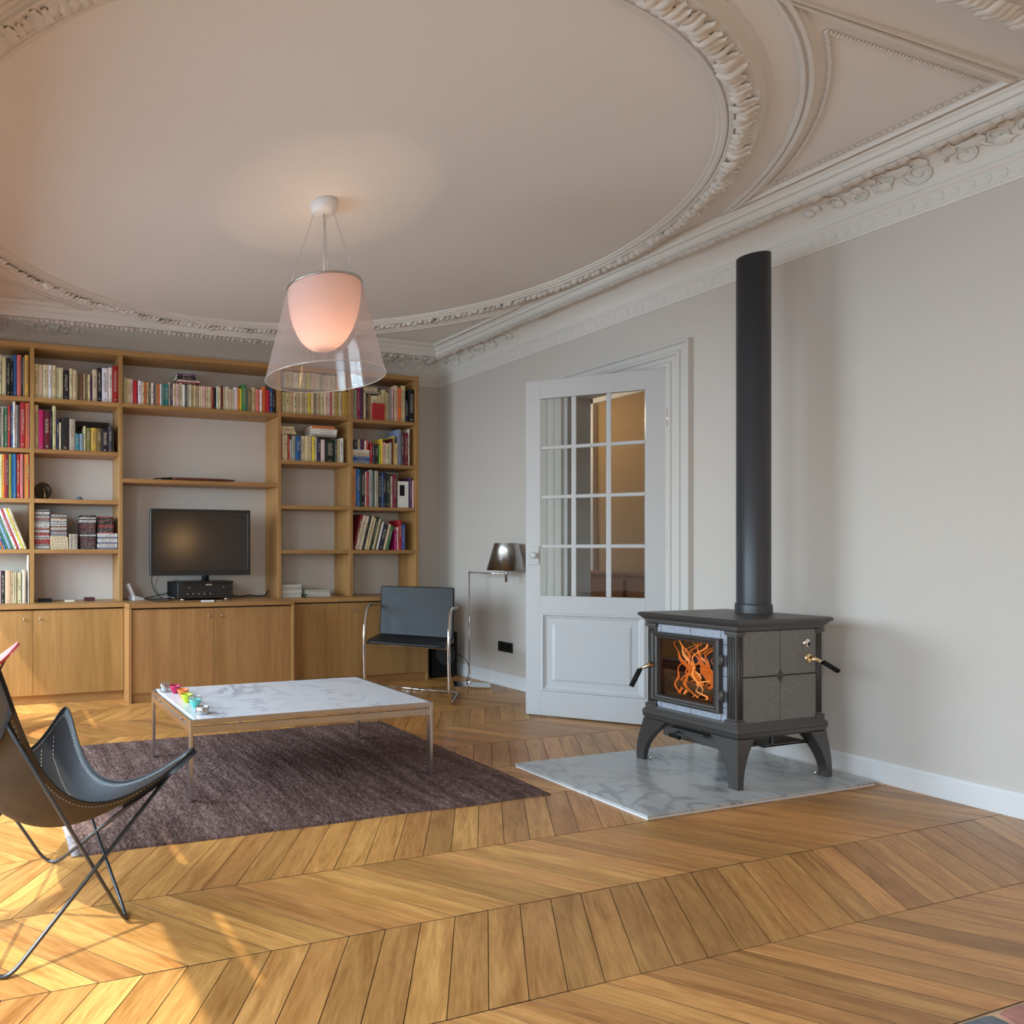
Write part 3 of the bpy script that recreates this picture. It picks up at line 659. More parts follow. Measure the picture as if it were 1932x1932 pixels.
# ================================================================== BOOKS
PAL = {'c': ('cream', (218, 198, 160)), 'w': ('white', (232, 228, 224)), 't': ('tan', (205, 180, 140)), 'g': ('grey', (165, 160, 150)), 'd': ('dark grey', (72, 72, 74)), 'k': ('black', (26, 25, 28)),
 'b': ('blue', (44, 88, 150)), 'n': ('navy', (30, 36, 66)), 'r': ('red', (176, 32, 36)), 'm': ('maroon', (112, 20, 36)), 'M': ('magenta', (176, 24, 90)), 'o': ('orange', (226, 120, 50)), 'y': ('yellow', (226, 200, 60)),
 'l': ('lime green', (168, 210, 60)), 'G': ('green', (70, 120, 76)), 'T': ('teal', (40, 120, 140)), 'B': ('brown', (110, 84, 56)), 'p': ('pale pink', (226, 186, 184)), 'u': ('purple', (78, 50, 88)), 's': ('salmon', (214, 108, 96)),
 'O': ('olive', (120, 110, 58)), 'a': ('blue grey', (132, 150, 172)), 'Y': ('mustard', (206, 166, 78))}
ORD = ['leftmost', 'second', 'third', 'fourth', 'fifth', 'sixth', 'seventh', 'eighth', 'ninth', 'tenth', 'eleventh', 'twelfth', 'thirteenth', 'fourteenth', 'fifteenth', 'sixteenth', 'seventeenth', 'eighteenth', 'nineteenth']
TENS = {2: 'twenty', 3: 'thirty', 4: 'forty', 5: 'fifty', 6: 'sixty', 7: 'seventy', 8: 'eighty', 9: 'ninety'}
UN = ['', 'first', 'second', 'third', 'fourth', 'fifth', 'sixth', 'seventh', 'eighth', 'ninth']
TH0 = {2: 'twentieth', 3: 'thirtieth', 4: 'fortieth', 5: 'fiftieth', 6: 'sixtieth', 7: 'seventieth', 8: 'eightieth'}
def ordinal(n):
    if n == 1: return 'first'
    if n < 20: return ORD[n - 1]
    return TH0[n // 10] if n % 10 == 0 else TENS[n // 10] + '-' + UN[n % 10]
rb = random.Random(21)
def book_mesh(w, d, h, light, style, band):
    """upright book: spine at y = 0 facing -y, x from 0 to w, z from 0 to h"""
    mb = MB(); c = min(.003, w * .2)
    mb.box((0, .004, 0), (c * .7, d, h)); mb.box((w - c * .7, .004, 0), (w, d, h))
    arc = [(0, .005), (w * .12, .0015), (w * .35, 0), (w * .65, 0), (w * .88, .0015), (w, .005)]
    n = len(arc); vs = [(x, y, 0) for x, y in arc] + [(x, y, h) for x, y in arc]
    mb.add(vs + [(w/2, .006, 0), (w/2, .006, h)], [[i, i+1, n+i+1, n+i] for i in range(n-1)] + [[2*n, i+1, i] for i in range(n-1)] + [[2*n+1, n+i, n+i+1] for i in range(n-1)], 0, False)
    mb.box((c * .7, .005, .002), (w - c * .7, d - .003, h - .004), 1)
    e = -.0004
    if style != 0:
        z0, z1 = (.30, .86) if style == 1 else (.42, .80)
        mb.add([(w*.25, e, h*z0), (w*.75, e, h*z0), (w*.75, e, h*z1), (w*.25, e, h*z1)], [[0, 1, 2, 3]], 2)
    if w > .014: mb.add([(w*.3, e, h*.05), (w*.7, e, h*.05), (w*.7, e, h*.11), (w*.3, e, h*.11)], [[0, 1, 2, 3]], 2)
    return mb
def make_book(x, z, w, h, code, y=None, lean=0.0, d=None, jit=True):
    nm, rgb = PAL[code]; light = sum(rgb) > 380
    d = d or min(.155, max(.11, h * .62)); y = (FS + .018 + rb.uniform(0, .012)) if y is None else y
    mb = book_mesh(w - .0006, d, h, light, rb.choice((0, 1, 2, 1)), None)
    o = mb.build('book', [M['book'], M['paper'], M['inkd'] if light else M['inkl']], None, recalc=False)
    o.location = (x, y, z + .0004); o.rotation_euler = (0, lean, 0)
    j = [min(250, max(8, v + rb.uniform(-10, 10))) for v in rgb]; o.color = srgb(*j)
    return o, nm
ROWS = {
 'A1': '97,18,316,c 116,18,324,t 135,14,329,c 153,32,313,t 186,33,308,k 222,15,280,k 239,29,338,b 270,34,338,s 305,8,326,k 315,14,322,g 331,32,340,Y',
 'A2': '97,16,330,r 114,20,318,t 135,12,319,B 148,18,313,g 167,31,321,G 198,21,339,r 218,19,347,b 239,19,378,w 260,16,350,g 278,17,351,d 296,40,369,r 338,13,371,o 353,15,369,s',
 'A3': '116,16,350,w 135,12,351,w 148,9,352,y 158,17,352,o 176,10,353,r 187,13,353,m 202,10,354,O 213,8,354,y 222,17,355,T 241,25,356,b 267,27,357,r 296,25,358,s 322,7,359,G 330,17,359,o 348,9,360,y 358,10,361,r',
 'A5': '122,24,261,p 149,24,260,k 177,47,263,t 225,14,250,t 240,13,248,t 255,12,250,t 268,38,246,c 312,29,267,c 343,10,172,d 357,9,389,w',
 'B1': '406,38,276,c 445,32,272,t 478,42,274,c 522,28,275,w 553,30,276,c 585,21,263,c 607,34,261,c 645,43,244,k 693,29,261,c 723,31,250,c 756,11,235,O 769,41,223,B 812,10,229,c 823,21,220,B 845,21,222,c 867,18,196,u 886,38,268,c 926,38,287,k 966,52,287,w 1022,30,296,w 1055,48,311,r',
 'B2': '406,36,360,t 443,38,322,M 483,52,315,m 536,13,323,k 556,27,359,t 587,21,259,n 610,15,226,c 628,61,273,k 693,48,259,g 743,33,142,T 778,32,142,a 812,16,207,c 830,41,195,O 874,46,197,Y 922,40,196,B 964,56,192,k 1022,28,215,d 1052,17,210,k',
 'C1': '1141,11,217,G 1153,14,226,c 1167,11,219,c 1179,11,215,c 1190,18,214,c 1209,24,212,p 1236,31,203,r 1274,33,204,w 1310,18,193,c 1330,19,194,o 1352,20,197,t 1374,15,197,B 1391,22,191,w 1414,14,178,d 1430,18,183,t 1451,19,192,o 1470,13,189,w 1484,14,190,a 1500,14,191,G 1516,32,192,T 1550,12,212,c 1563,19,196,u 1584,27,199,c 1613,29,201,p 1644,26,213,c 1672,25,200,w 1698,14,183,d 1714,18,203,g 1733,23,202,c 1758,18,201,t 1777,15,200,c 1793,28,198,t 1825,17,196,c 1843,17,197,c 1861,16,197,p 1879,28,198,c 1908,33,198,c 1943,17,196,r 1962,22,194,k 1986,20,203,w 2007,21,201,c 2030,20,214,m 2052,20,200,t 2073,35,210,c 2110,18,189,c 2130,16,186,t 2148,38,208,w 2188,16,206,o 2205,23,203,y 2230,42,241,G 2273,11,208,a 2286,33,201,O 2323,38,220,t 2363,40,207,s 2405,16,205,w 2423,35,231,o 2460,35,206,r 2497,33,224,b 2531,19,202,k',
 'D1': '2621,35,192,c 2658,40,195,c 2700,34,196,t 2735,30,197,c 2767,30,199,t 2799,32,203,c 2833,25,203,t 2860,24,208,c 2886,29,210,y 2918,21,209,c 2940,34,213,g 2976,36,217,t 3015,35,219,c 3051,30,222,c 3083,26,224,w 3110,21,225,s 3133,35,227,c 3170,33,230,Y 3205,31,232,t 3238,32,234,Y 3272,41,237,Y',
 'D2': '2621,23,241,c 2645,30,234,c 2677,21,223,r 2700,19,192,w 2722,35,226,g 2760,48,228,b 2810,45,231,c 2857,39,233,c 2897,30,231,t 2929,28,232,y 2958,18,225,g 2978,33,218,n 3015,44,208,w 3063,96,208,k 3161,21,219,d 3184,31,216,t 3218,38,230,w',
 'E1': '3347,20,274,g 3369,24,276,g 3396,33,295,M 3431,36,297,u 3471,19,250,c 3492,20,243,d 3514,18,244,B 3534,12,246,c 3548,80,232,c 3631,35,245,t 3667,37,297,t 3708,22,274,t 3732,22,268,g 3756,16,294,g 3774,17,304,p 3803,41,345,c 3847,34,326,o 3883,45,351,c 3932,28,222,n 3962,72,319,k 4041,18,340,c',
 'E2': '3540,27,204,r 3569,16,197,d 3587,41,190,k 3632,21,183,l 3655,18,243,y 3675,31,211,p 3708,42,204,c 3752,21,214,g 3776,13,257,m 3790,16,275,y 3808,34,209,t 3844,37,345,a 3883,28,330,d 3916,42,315,m 3960,15,351,w',
 'E3': '3347,25,361,o 3374,9,358,c 3387,38,355,b 3426,12,347,G 3440,41,357,k 3483,17,333,p 3502,22,334,r 3526,38,351,g 3568,17,336,G 3588,26,345,g 3617,12,342,w 3632,31,338,k 3665,19,322,b 3686,29,332,n 3717,27,324,k 3746,17,300,G 3766,22,301,p 3790,32,319,m 3975,25,291,u 4005,27,266,p',
}
RZ = {'A1': (2.455, 'top shelf of the leftmost bay'), 'A2': (2.04, 'second shelf of the leftmost bay'), 'A3': (1.635, 'third shelf of the leftmost bay'), 'A5': (.79, 'counter in the leftmost bay'),
 'B1': (2.455, 'top shelf left of the television bay'), 'B2': (2.04, 'second shelf left of the television bay'), 'C1': (2.455, 'long top shelf above the television'),
 'D1': (2.462, 'top shelf behind the pendant lamp'), 'D2': (2.035, 'second shelf right of the television bay'), 'E1': (2.452, 'top shelf of the rightmost bay'), 'E2': (2.035, 'second shelf of the rightmost bay'), 'E3': (1.628, 'third shelf of the rightmost bay')}
GRP = {k: 'books on the ' + v[1] for k, v in RZ.items()}
SZ = lambda h, w: 'tall ' if h > .30 else ('thick ' if w > .055 else ('slim ' if w < .014 else ''))
for key, s in ROWS.items():
    z, place = RZ[key]; n = 0
    bay = {'A': 0, 'B': 1, 'C': 2, 'D': 3, 'E': 4}[key[0]]; top = {2.455: ZT - .04, 2.462: ZT - .04, 2.452: ZT - .04, 2.04: 2.421, 2.035: 2.418, 1.635: 2.006, 1.628: 2.001, .79: 1.19}[z]
    last = -9
    for t in s.split():
        x, w_, h_, c = t.split(','); x = int(x) / 1000; w_ = int(w_) / 1000; h_ = min(int(h_) / 1000, top - z - .006)
        x = max(x, BAYS[bay][0] + .001, last + .0004); w_ = min(w_, BAYS[bay][1] - .001 - x); 
        if w_ < .006: continue
        last = x + w_; n += 1
        o, nm = make_book(x, z, w_, h_, c)
        tag(o, '%s%s book, %s from the left on the %s' % (SZ(h_, w_), nm, ordinal(n), place), 'book', GRP[key])
# second layer of pocket paperbacks standing on the first one, behind the pendant lamp
x = 2.612; n = 0; codes = 'actctwctcgytctcgtpcttYtcY'
for c in codes:
    w_ = rb.uniform(.022, .033)
    if x + w_ > 3.297: break
    n += 1; o, nm = make_book(x, 2.462 + .2385, w_, rb.uniform(.135, .148), c, FS + .02, d=.105)
    tag(o, '%s paperback, %s from left in the upper layer behind the pendant lamp' % (nm, ordinal(n)), 'book', 'upper layer of paperbacks behind the pendant lamp'); x += w_ + .0005
# leaning books
def lean_row(items, z, y, sgn, place, grp):
    """items: (pivot x, width, height, lean in degrees, code); pivot is the lower corner the book turns on"""
    n = 0
    for (x, w_, h_, deg, c) in items:
        n += 1; a = radians(deg) * sgn
        o, nm = make_book(x, z, w_, h_, c, y=y)
        if sgn < 0: o.rotation_euler = (0, a, 0); o.location = (x, y, z + .0004 + w_ * sin(-a) * 1.0 if False else z + .0004)
        else: o.rotation_euler = (0, a, 0)
        # rotate about +y: positive leans to the right (top to +x); lift so that the lowest corner touches the shelf
        low = min((Matrix.Rotation(a, 3, 'Y') @ Vector((px, 0, 0))).z for px in (0, w_)); o.location.z = z + .0005 - low
        tag(o, 'leaning %s book, %s from the left on the %s' % (nm, ordinal(n), place), 'book', grp)
it = []; x = .352
for w_, h_, c in ((.022, .35, 'c'), (.012, .352, 'y'), (.020, .35, 'w'), (.014, .345, 'r'), (.022, .34, 'w'), (.014, .335, 'G'), (.026, .32, 'a'), (.012, .31, 'G'), (.018, .30, 'b'), (.012, .28, 'o'), (.012, .27, 'T'), (.012, .26, 'y'), (.020, .25, 'w'), (.016, .24, 'o')):
    x -= w_ / cos(radians(22)) + .001; it.append((x, w_, h_, 22, c))
lean_row(it[::-1], 1.225, FS + .02, -1, 'fourth shelf of the leftmost bay', 'leaning books on the fourth shelf of the leftmost bay')
it = []; x = 3.352
for w_, h_, c, dg in ((.022, .34, 'm', 15), (.034, .33, 'c', 15), (.030, .325, 'c', 15), (.020, .33, 'k', 15), (.026, .325, 'c', 15), (.022, .31, 't', 15), (.026, .32, 'k', 15), (.018, .30, 'c', 15), (.016, .29, 'B', 15), (.018, .27, 'w', 15), (.052, .245, 'n', 15), (.022, .25, 'c', 15), (.032, .235, 'G', 15)):
    it.append((x, w_, h_, dg, c)); x += w_ / cos(radians(dg)) + .0030
lean_row(it, 1.222, FS + .02, 1, 'fourth shelf of the rightmost bay', 'leaning books on the fourth shelf of the rightmost bay')
x += .070
for (w_, h_, c, lb) in ((.022, .19, 'M', 'slim magenta book standing beside the leaning books in the rightmost bay'), (.018, .22, 'p', 'pale pink book beside the magenta book in the rightmost bay'), (.034, .285, 'r', 'tall red book beside the blue book in the rightmost bay'), (.038, .245, 'b', 'blue book at the right end of the fourth shelf, rightmost bay')):
    o, nm = make_book(x, 1.222, w_, h_, c, y=FS + .025); tag(o, lb, 'book', 'upright books on the fourth shelf of the rightmost bay'); x += w_ + .0012
# horizontal piles of books
def pile(x, y, z, items, grp, rot=0.0):
    for (w_, d, t, c, dx, lb) in items:
        nm, rgb = PAL[c]; mb = MB()
        mb.box((0, 0, 0), (w_, d, .0022)); mb.box((0, 0, t - .0022), (w_, d, t)); mb.box((0, 0, .0022), (w_, .003, t - .0022)); mb.box((.003, .003, .0022), (w_ - .003, d - .003, t - .0022), 1)
        mb.add([(w_*.3, -.0004, t*.3), (w_*.8, -.0004, t*.3), (w_*.8, -.0004, t*.7), (w_*.3, -.0004, t*.7)], [[0, 1, 2, 3]], 2)
        o = mb.build('book', [M['book'], M['paper'], M['inkd'] if sum(rgb) > 380 else M['inkl']], None, recalc=False)
        o.location = (x + dx, y, z + .0003); o.rotation_euler = (0, 0, rot + rb.uniform(-.04, .04)); o.color = srgb(*rgb); z += t + .0004
        tag(o, lb, 'book', grp)
    return z
pile(1.625, FS + .035, 2.455 + .206, [(.20, .13, .020, 'm', 0, 'maroon book lying flat, lowest of the pile above the television'), (.20, .13, .018, 'p', .01, 'pale pink book lying flat above the maroon one, over the television'), (.17, .12, .030, 'k', 0, 'thick black book lying flat on the pale pink one, over the television'), (.16, .12, .020, 'u', .004, 'dark purple book topmost of the flat pile over the television')], 'flat pile of books above the television')
pile(2.612, FS + .03, 2.035 + .244, [(.15, .14, .022, 'c', 0, 'cream book lying flat on the standing books, lowest of left pile'), (.14, .13, .026, 't', 0, 'tan book lying flat, middle of the left pile right of television bay'), (.13, .12, .018, 'c', 0, 'cream book lying flat, topmost of the left pile')], 'left flat pile on the second shelf')
pile(2.925, FS + .03, 2.035 + .236, [(.26, .15, .022, 'g', 0, 'grey book lying flat, lowest of the right hand pile'), (.25, .15, .028, 'w', .01, 'thick white book lying flat on the grey one'), (.26, .15, .022, 'w', .005, 'white book lying flat second from top of right hand pile'), (.24, .14, .024, 'o', 0, 'orange and white book topmost of the right hand pile')], 'right flat pile on the second shelf')
pile(3.345, FS + .03, 2.035, [(.185, .14, .030, 'a', 0, 'blue grey book lying flat at the bottom of the rightmost bay pile'), (.19, .14, .026, 'b', 0, 'bright blue book lying flat in the rightmost bay pile'), (.19, .14, .020, 'a', 0, 'pale blue book lying flat between blue and cream books'), (.19, .14, .030, 'c', 0, 'cream book lying flat under the white book, rightmost bay'), (.185, .14, .024, 'w', 0, 'white book lying flat, topmost of the pile in the rightmost bay')], 'flat pile in the rightmost bay')
x = 3.345
for i, c in enumerate('nkucumwr'):
    o, nm = make_book(x, 2.035 + .133, .021, rb.uniform(.085, .10), c, y=FS + .03, d=.09); x += .0225
    tag(o, 'small %s pocket book, %s from left on top of the flat pile' % (nm, ordinal(i + 1)), 'book', 'pocket books standing on the flat pile in the rightmost bay')
pile(3.475, FS + .035, 2.452 + .254, [(.165, .13, .022, 'g', 0, 'grey book lying flat on the standing books in the rightmost bay'), (.16, .13, .024, 'c', -.01, 'cream book lying flat on the grey one, rightmost top shelf'), (.15, .13, .016, 't', 0, 'tan book topmost of the flat pile, rightmost top shelf')], 'flat pile on the rightmost top shelf')
# two front facing books
def facing(x, z, w_, h_, c, lb, y, extra=None):
    mb = MB().box((0, 0, 0), (w_, .02, h_), 0, .001); mats = [M['book'], M['paper'], M['matblack']]
    if extra: a, b, c_, d_ = extra; mb.box((w_*a, -.0006, h_*b), (w_*c_, 0, h_*d_), 2)
    o = mb.build('book', mats); o.location = (x, y, z + .0005); o.color = srgb(*PAL[c][1]); return tag(o, lb, 'book')
facing(3.845, 1.628, .118, .255, 'w', 'white book facing forward with a dark photograph on its cover', FS + .028, (.15, .45, .62, .86))
for i, (x, c, h_) in enumerate(((3.552, 'r', .158),)): facing(x, 2.452, .128, h_, c, 'plain red book leaning cover outward on the rightmost top shelf', FS + .003)
facing(.64, 2.04, .42, .285, 'k', 'wide black picture book standing at the back, cover facing outward', FS + .215, (.35, .72, .75, .84))

# ================================================================== DISC CASES
cd_cols = [('grey', (120, 118, 112)), ('dark grey', (52, 50, 52)), ('white', (205, 202, 198)), ('black', (22, 22, 24)), ('red', (150, 36, 40)), ('pale grey', (170, 168, 164)), ('maroon', (92, 40, 50)), ('blue grey', (100, 110, 140)), ('cream', (205, 185, 150))]
rc = random.Random(4)
cdm = {}
def cd(x, z, w_, d, t, nc, lb, grp, vert=False, cat='disc case'):
    key = (w_, d, t, vert)
    if key not in cdm:
        mb = MB()
        if not vert: mb.box((0, .002, .0), (w_, d, t), 0, .0006); mb.add([(w_*.08, .0016, t*.2), (w_*.9, .0016, t*.2), (w_*.9, .0016, t*.8), (w_*.08, .0016, t*.8)], [[0, 1, 2, 3]], 1)
        else: mb.box((0, .002, 0), (t, d, w_), 0, .0006); mb.add([(t*.2, .0016, w_*.1), (t*.8, .0016, w_*.1), (t*.8, .0016, w_*.9), (t*.2, .0016, w_*.9)], [[0, 1, 2, 3]], 1)
        cdm[key] = mb.build('disc_case', [M['cdc'], M['inkd'] if sum(nc[1]) > 300 else M['inkl']], None, recalc=False); o = cdm[key]
    else: o = cdm[key].copy(); COL.objects.link(o)
    o.location = (x + rc.uniform(-.002, .002) * (not vert), FS + .02 + rc.uniform(0, .006), z); o.color = srgb(*nc[1]); tag(o, lb, cat, grp)
def cd_stack(x, z, n, w_, pick, nm, t=.0101, d=.142, h_=None):
    for i in range(n):
        nc = rc.choice(pick); cd(x, z, w_, d, t - .0002, nc, '%s spined disc case, %s from the bottom of the %s' % (nc[0], ordinal(i + 1), nm), 'disc cases in the ' + nm); z += t
    return z
Cg, Cd, Cw, Ck, Cr, Cp, Cm, Cb, Cc = cd_cols
cd_stack(.409, 1.2255, 32, .122, [Cg, Cp, Cd, Cg, Cr, Cp, Cg, Cw], 'leftmost disc stack')
z = 1.2255
for i in range(4):
    cd(.536, z, .146, .15, .0245, Cc, 'cream boxed disc set, %s from the bottom under second disc stack' % ordinal(i + 1), 'boxed disc sets'); z += .0248
cd_stack(.540, z, 19, .130, [Cp, Cg, Cw, Cm, Cb, Cc, Cp], 'second disc stack')
x = .690
for i in range(7): nc = rc.choice([Cc, Cp, Cc]); cd(x, 1.2255, .125, .14, .0098, nc, 'upright %s disc case, %s from left between the disc stacks' % (nc[0], ordinal(i + 1)), 'upright disc cases between the stacks', True); x += .0101
cd_stack(.783, 1.2255, 28, .130, [Ck, Cd, Cw, Cm, Ck, Cp, Cd], 'third disc stack')
z = 1.2255
for i in range(9):
    cd(.927, z, .170, .135, .0145, Cw if i % 3 else Cb, '%s film case, %s from the bottom at the right end' % ('white' if i % 3 else 'blue grey', ordinal(i + 1)), 'film cases at the right end of the disc shelf', cat='film case'); z += .0148
cd_stack(.932, z, 14, .130, [Ck, Cd, Cw, Cm, Cd, Cr], 'rightmost disc stack')

# ================================================================== THINGS ON THE SHELVES
bp = thing('decorative_plate', 'dark bronze round plate with a raised figure, leaning on the shelf', 'plate', (.487, 5.31, 1.636))
T_ = Matrix.Rotation(radians(-8), 4, 'X')
mb = MB().lathe([(.0005, -.006), (.052, -.006), (.060, -.012), (.070, -.012), (.0725, -.006), (.070, 0), (.0005, 0)], 36, axis='y'); mb.v = [tuple(T_ @ Vector((x, y, z + .073))) for x, y, z in mb.v]
mb.build('disc', mat('dark_bronze', (.045, .030, .018), .4, metal=.6, bump=.5, bscale=90), bp)
fg = MB(); fg.tube([(0.012, -.012, .005), (.014, -.016, .03), (.010, -.018, .055), (.006, -.012, .085)], .010, 8, rs=[.015, .013, .010, .004]); fg.lathe([(.0005, .010), (.006, .008), (.008, 0), (.006, -.008), (.0005, -.010)], 10, (.004, -.010, .086)); fg.build('figure', mat('old_gold', (.35, .24, .10), .4, metal=.7), bp)
dm = thing('pebble_ornament', 'small grey blue dome shaped ornament above the disc cases', 'ornament', (.785, 5.27, 1.635))
MB().lathe([(.0005, .032), (.012, .031), (.022, .024), (.028, .014), (.032, .010), (.039, .006), (.040, .001), (.0005, .001)], 24).build('body', mat('grey_glaze', (.10, .13, .16), .35), dm)
def small_box(x, y, z, w_, d, h_, lb, m, nm='small_box', cat='box'):
    r = thing(nm, lb, cat, (x, y, z)); B((-w_/2, -d/2, 0), (w_/2, d/2, h_ * .66), .001).build('base', m, r); B((-w_/2 - .001, -d/2 - .001, h_ * .68), (w_/2 + .001, d/2 + .001, h_), .0015).build('lid', m, r); return r
small_box(.498, 5.26, .7906, .105, .09, .026, 'small flat black box on the counter under the disc cases', M['matblack'])
small_box(.868, 5.27, .7906, .085, .07, .030, 'small dark maroon box on the counter beside the television bay', mat('maroon_card', (.08, .015, .02), .5))
small_box(.700, 5.25, .7906, .075, .05, .012, 'tiny pale card box between the black and maroon boxes', M['paper'])
# magazines
for (x0, n, w_, nm) in ((2.612, 9, .205, 'taller left'), (2.86, 5, .250, 'lower right')):
    z = CT
    for i in range(n):
        t = .0128; mb = MB(); d = .16; mb.box((0, 0, 0), (w_, d, t * .9), 0, .0008); mb.box((.001, -.0005, t*.25), (w_ - .002, 0, t*.4), 1)
        o = mb.build('magazine', [M['book'], M['paper']]); o.location = (x0 + rb.uniform(0, .012), FS + .03 + rb.uniform(0, .01), z + .0003); o.color = srgb(*rb.choice(((196, 190, 180), (175, 170, 160), (205, 200, 192)))); z += t
        tag(o, 'pale magazine, %s from the bottom of the %s stack' % (ordinal(i + 1), nm), 'magazine', 'magazines in the %s stack' % nm)
gr = thing('green_figurine', 'tiny dark green plant shaped figurine between two magazine stacks', 'figurine', (2.842, 5.19, CU))
mb = MB()
for k in range(7):
    a = k * .9; mb.tube([(0, 0, .002), (.008*cos(a), .008*sin(a), .018), (.014*cos(a), .014*sin(a), .030 + .004*(k % 3))], .004, 6, rs=[.003, .006, .002])
mb.build('leaves', mat('dark_green', (.02, .09, .03), .5), gr)
MB().lathe([(.0005, .008), (.009, .008), (.011, 0), (.0005, 0)], 14).build('pot', M['matblack'], gr)
# sheath above the television
sh = thing('leather_sheath', 'long brown leather sheath with a black cord loop above the television', 'sheath', (1.82, 5.218, 1.8225))
mb = MB(); n = 14; vs = []
for k in range(n + 1):
    u = k / n; x = -.24 + .58 * u; ww = .028 * (1 - .55 * max(0, (u - .75) / .25)) ; hh = .013 * (1 - .5 * max(0, (u - .8) / .2))
    for j in range(8): a = 2*pi*j/8; vs.append((x, ww * cos(a), .014 + hh * sin(a)))
mb.add(vs, [[k*8+j, k*8+(j+1) % 8, k*8+8+(j+1) % 8, k*8+8+j] for k in range(n) for j in range(8)] + [list(range(8)), list(range(n*8, n*8+8))], 0, True)
mb.build('scabbard', mat('red_brown_leather', (.12, .035, .02), .4), sh)
mb = MB(); mb.tube([(-.34, 0, .006), (-.30, .004, .012), (-.27, 0, .013), (-.24, 0, .014)], .010, 8, rs=[.004, .009, .011, .012]); mb.build('grip', M['matblack'], sh)
mb = MB(); mb.tube([(-.30 + .055*cos(a*pi/10) - .055, .012*sin(a*pi/10)*2, .012 + .008*sin(a*pi/10 + 1)) for a in range(20)], .003, 6, closed=True); mb.build('cord_loop', M['matblack'], sh)

# ================================================================== TELEVISION CORNER
amp = thing('amplifier', 'wide black hi-fi amplifier with a row of small knobs under the television', 'amplifier', (1.845, 5.11, CU))
B((-.25, 0, .018), (.25, .31, .150), .003).build('body', M['matblack'], amp)
B((-.252, -.012, .016), (.252, 0, .152), .003).build('front_panel', M['black'], amp)
for x in (-.20, .20):
    for y in (.02, .26): MB().lathe([(.0005, .018), (.020, .018), (.022, .004), (.020, 0), (.0005, 0)], 18, (x, y, 0)).build('foot', M['chrome'], amp)
kb = MB().lathe([(.0005, -.020), (.0055, -.020), (.006, -.017), (.006, 0)], 14, axis='y').build('knob', M['satin'], amp); kb.location = (-.15, -.012, .108)
for x, z in ((.16, .108), (-.165, .055), (-.115, .055), (-.065, .055), (-.015, .055), (.04, .055)): c = put(amp, kb, (x, -.012, z))
B((.0, -.0135, .125), (.055, -.0118, .137)).build('badge', M['satin'], amp)
tv = thing('television', 'flat black television standing on the counter, switched off', 'television', (1.84, 5.13, CT + .153))
B((-.235, -.10, 0), (.235, .14, .012), .004).build('stand_base', M['black'], tv)
MB().tube([(.02, .02, .012), (.02, .02, .11)], .034, 20, flat=.6).build('stand_neck', M['black'], tv)
B((-.477, .0, .058), (.432, .040, .626), .004).build('casing', M['black'], tv)
mb = MB(); bz = .026
for a, b in (((-.477, -.006, .058), (.432, 0, .100)), ((-.477, -.006, .600), (.432, 0, .626)), ((-.477, -.006, .100), (-.451, 0, .600)), ((.406, -.006, .100), (.432, 0, .600))): mb.box(a, b, 0, .0015)
mb.build('bezel', M['black'], tv)
B((-.452, -.0025, .099), (.407, -.001, .601)).build('screen', M['screen'], tv)
def cable(pts, r, lb, m=M['matblack'], nm='cable'):
    o = MB().tube(fillet(pts, .05, 6), r, 6).build(nm, m, None, loc=pts[0]); return tag(o, lb, 'cable')
cable([(1.40, 5.20, 1.02), (1.395, 5.22, .93), (1.44, 5.22, .84), (1.50, 5.20, .797), (1.57, 5.24, .80)], .004, 'black cable hanging from the left underside of the television')
cable([(1.47, 5.24, 1.00), (1.43, 5.25, .90), (1.47, 5.24, .83), (1.56, 5.22, .83), (1.60, 5.32, .86)], .0022, 'thin looped black cable between television and amplifier back')
cable([(1.37, 5.33, .797), (1.42, 5.25, .82), (1.50, 5.21, .84), (1.585, 5.30, .85)], .004, 'black cable rising left of the amplifier')
cable([(1.345, 5.17, .796), (1.38, 5.14, .797), (1.46, 5.12, .796), (1.56, 5.18, .797), (1.585, 5.34, .80)], .005, 'thick black cable lying on the counter left of the amplifier')
cable([(2.10, 5.38, .80), (2.18, 5.28, .81), (2.26, 5.33, .797), (2.34, 5.26, .815), (2.42, 5.36, .797), (2.50, 5.30, .80), (2.56, 5.38, .84)], .005, 'tangled black cable on the counter right of the amplifier')
bxx = thing('media_box', 'small low black box with a silver edge left of the amplifier', 'box', (1.44, 5.09, CU)); B((-.07, -.05, .003), (.07, .06, .018), .004).build('body', M['black'], bxx); B((-.068, -.053, .008), (.068, -.050, .013)).build('silver_edge', M['chrome'], bxx)
ph = thing('cordless_phone', 'white cordless phone upright in its cradle at the left', 'phone', (1.275, 5.27, CU), .35)
mb = MB(); mb.prism([(-.05, 0), (.05, 0), (.05, .018), (-.005, .030), (-.05, .040)], -.045, .045, axis='y'); mb.build('cradle', M['white'], ph)
mb = MB(); mb.box((-.024, -.012, 0), (.024, .014, .135), 0, .006, T=Matrix.Translation((-.028, 0, .022)) @ Matrix.Rotation(radians(-27), 4, 'Y') @ Matrix.Rotation(radians(90), 4, 'Z')); hs_ = mb.build('handset', M['white'], ph)
mb = MB(); mb.box((-.017, -.0135, .085), (.017, -.0115, .118), 0, 0, T=Matrix.Translation((-.028, 0, .022)) @ Matrix.Rotation(radians(-27), 4, 'Y') @ Matrix.Rotation(radians(90), 4, 'Z')); mb.build('display', M['black'], hs_)
rm = thing('remote_control', 'slim white remote control lying at the counter front edge', 'remote control', (1.795, 4.91, CU), -.12)
B((-.055, -.016, 0), (.055, .016, .014), .004).build('body', M['white'], rm)
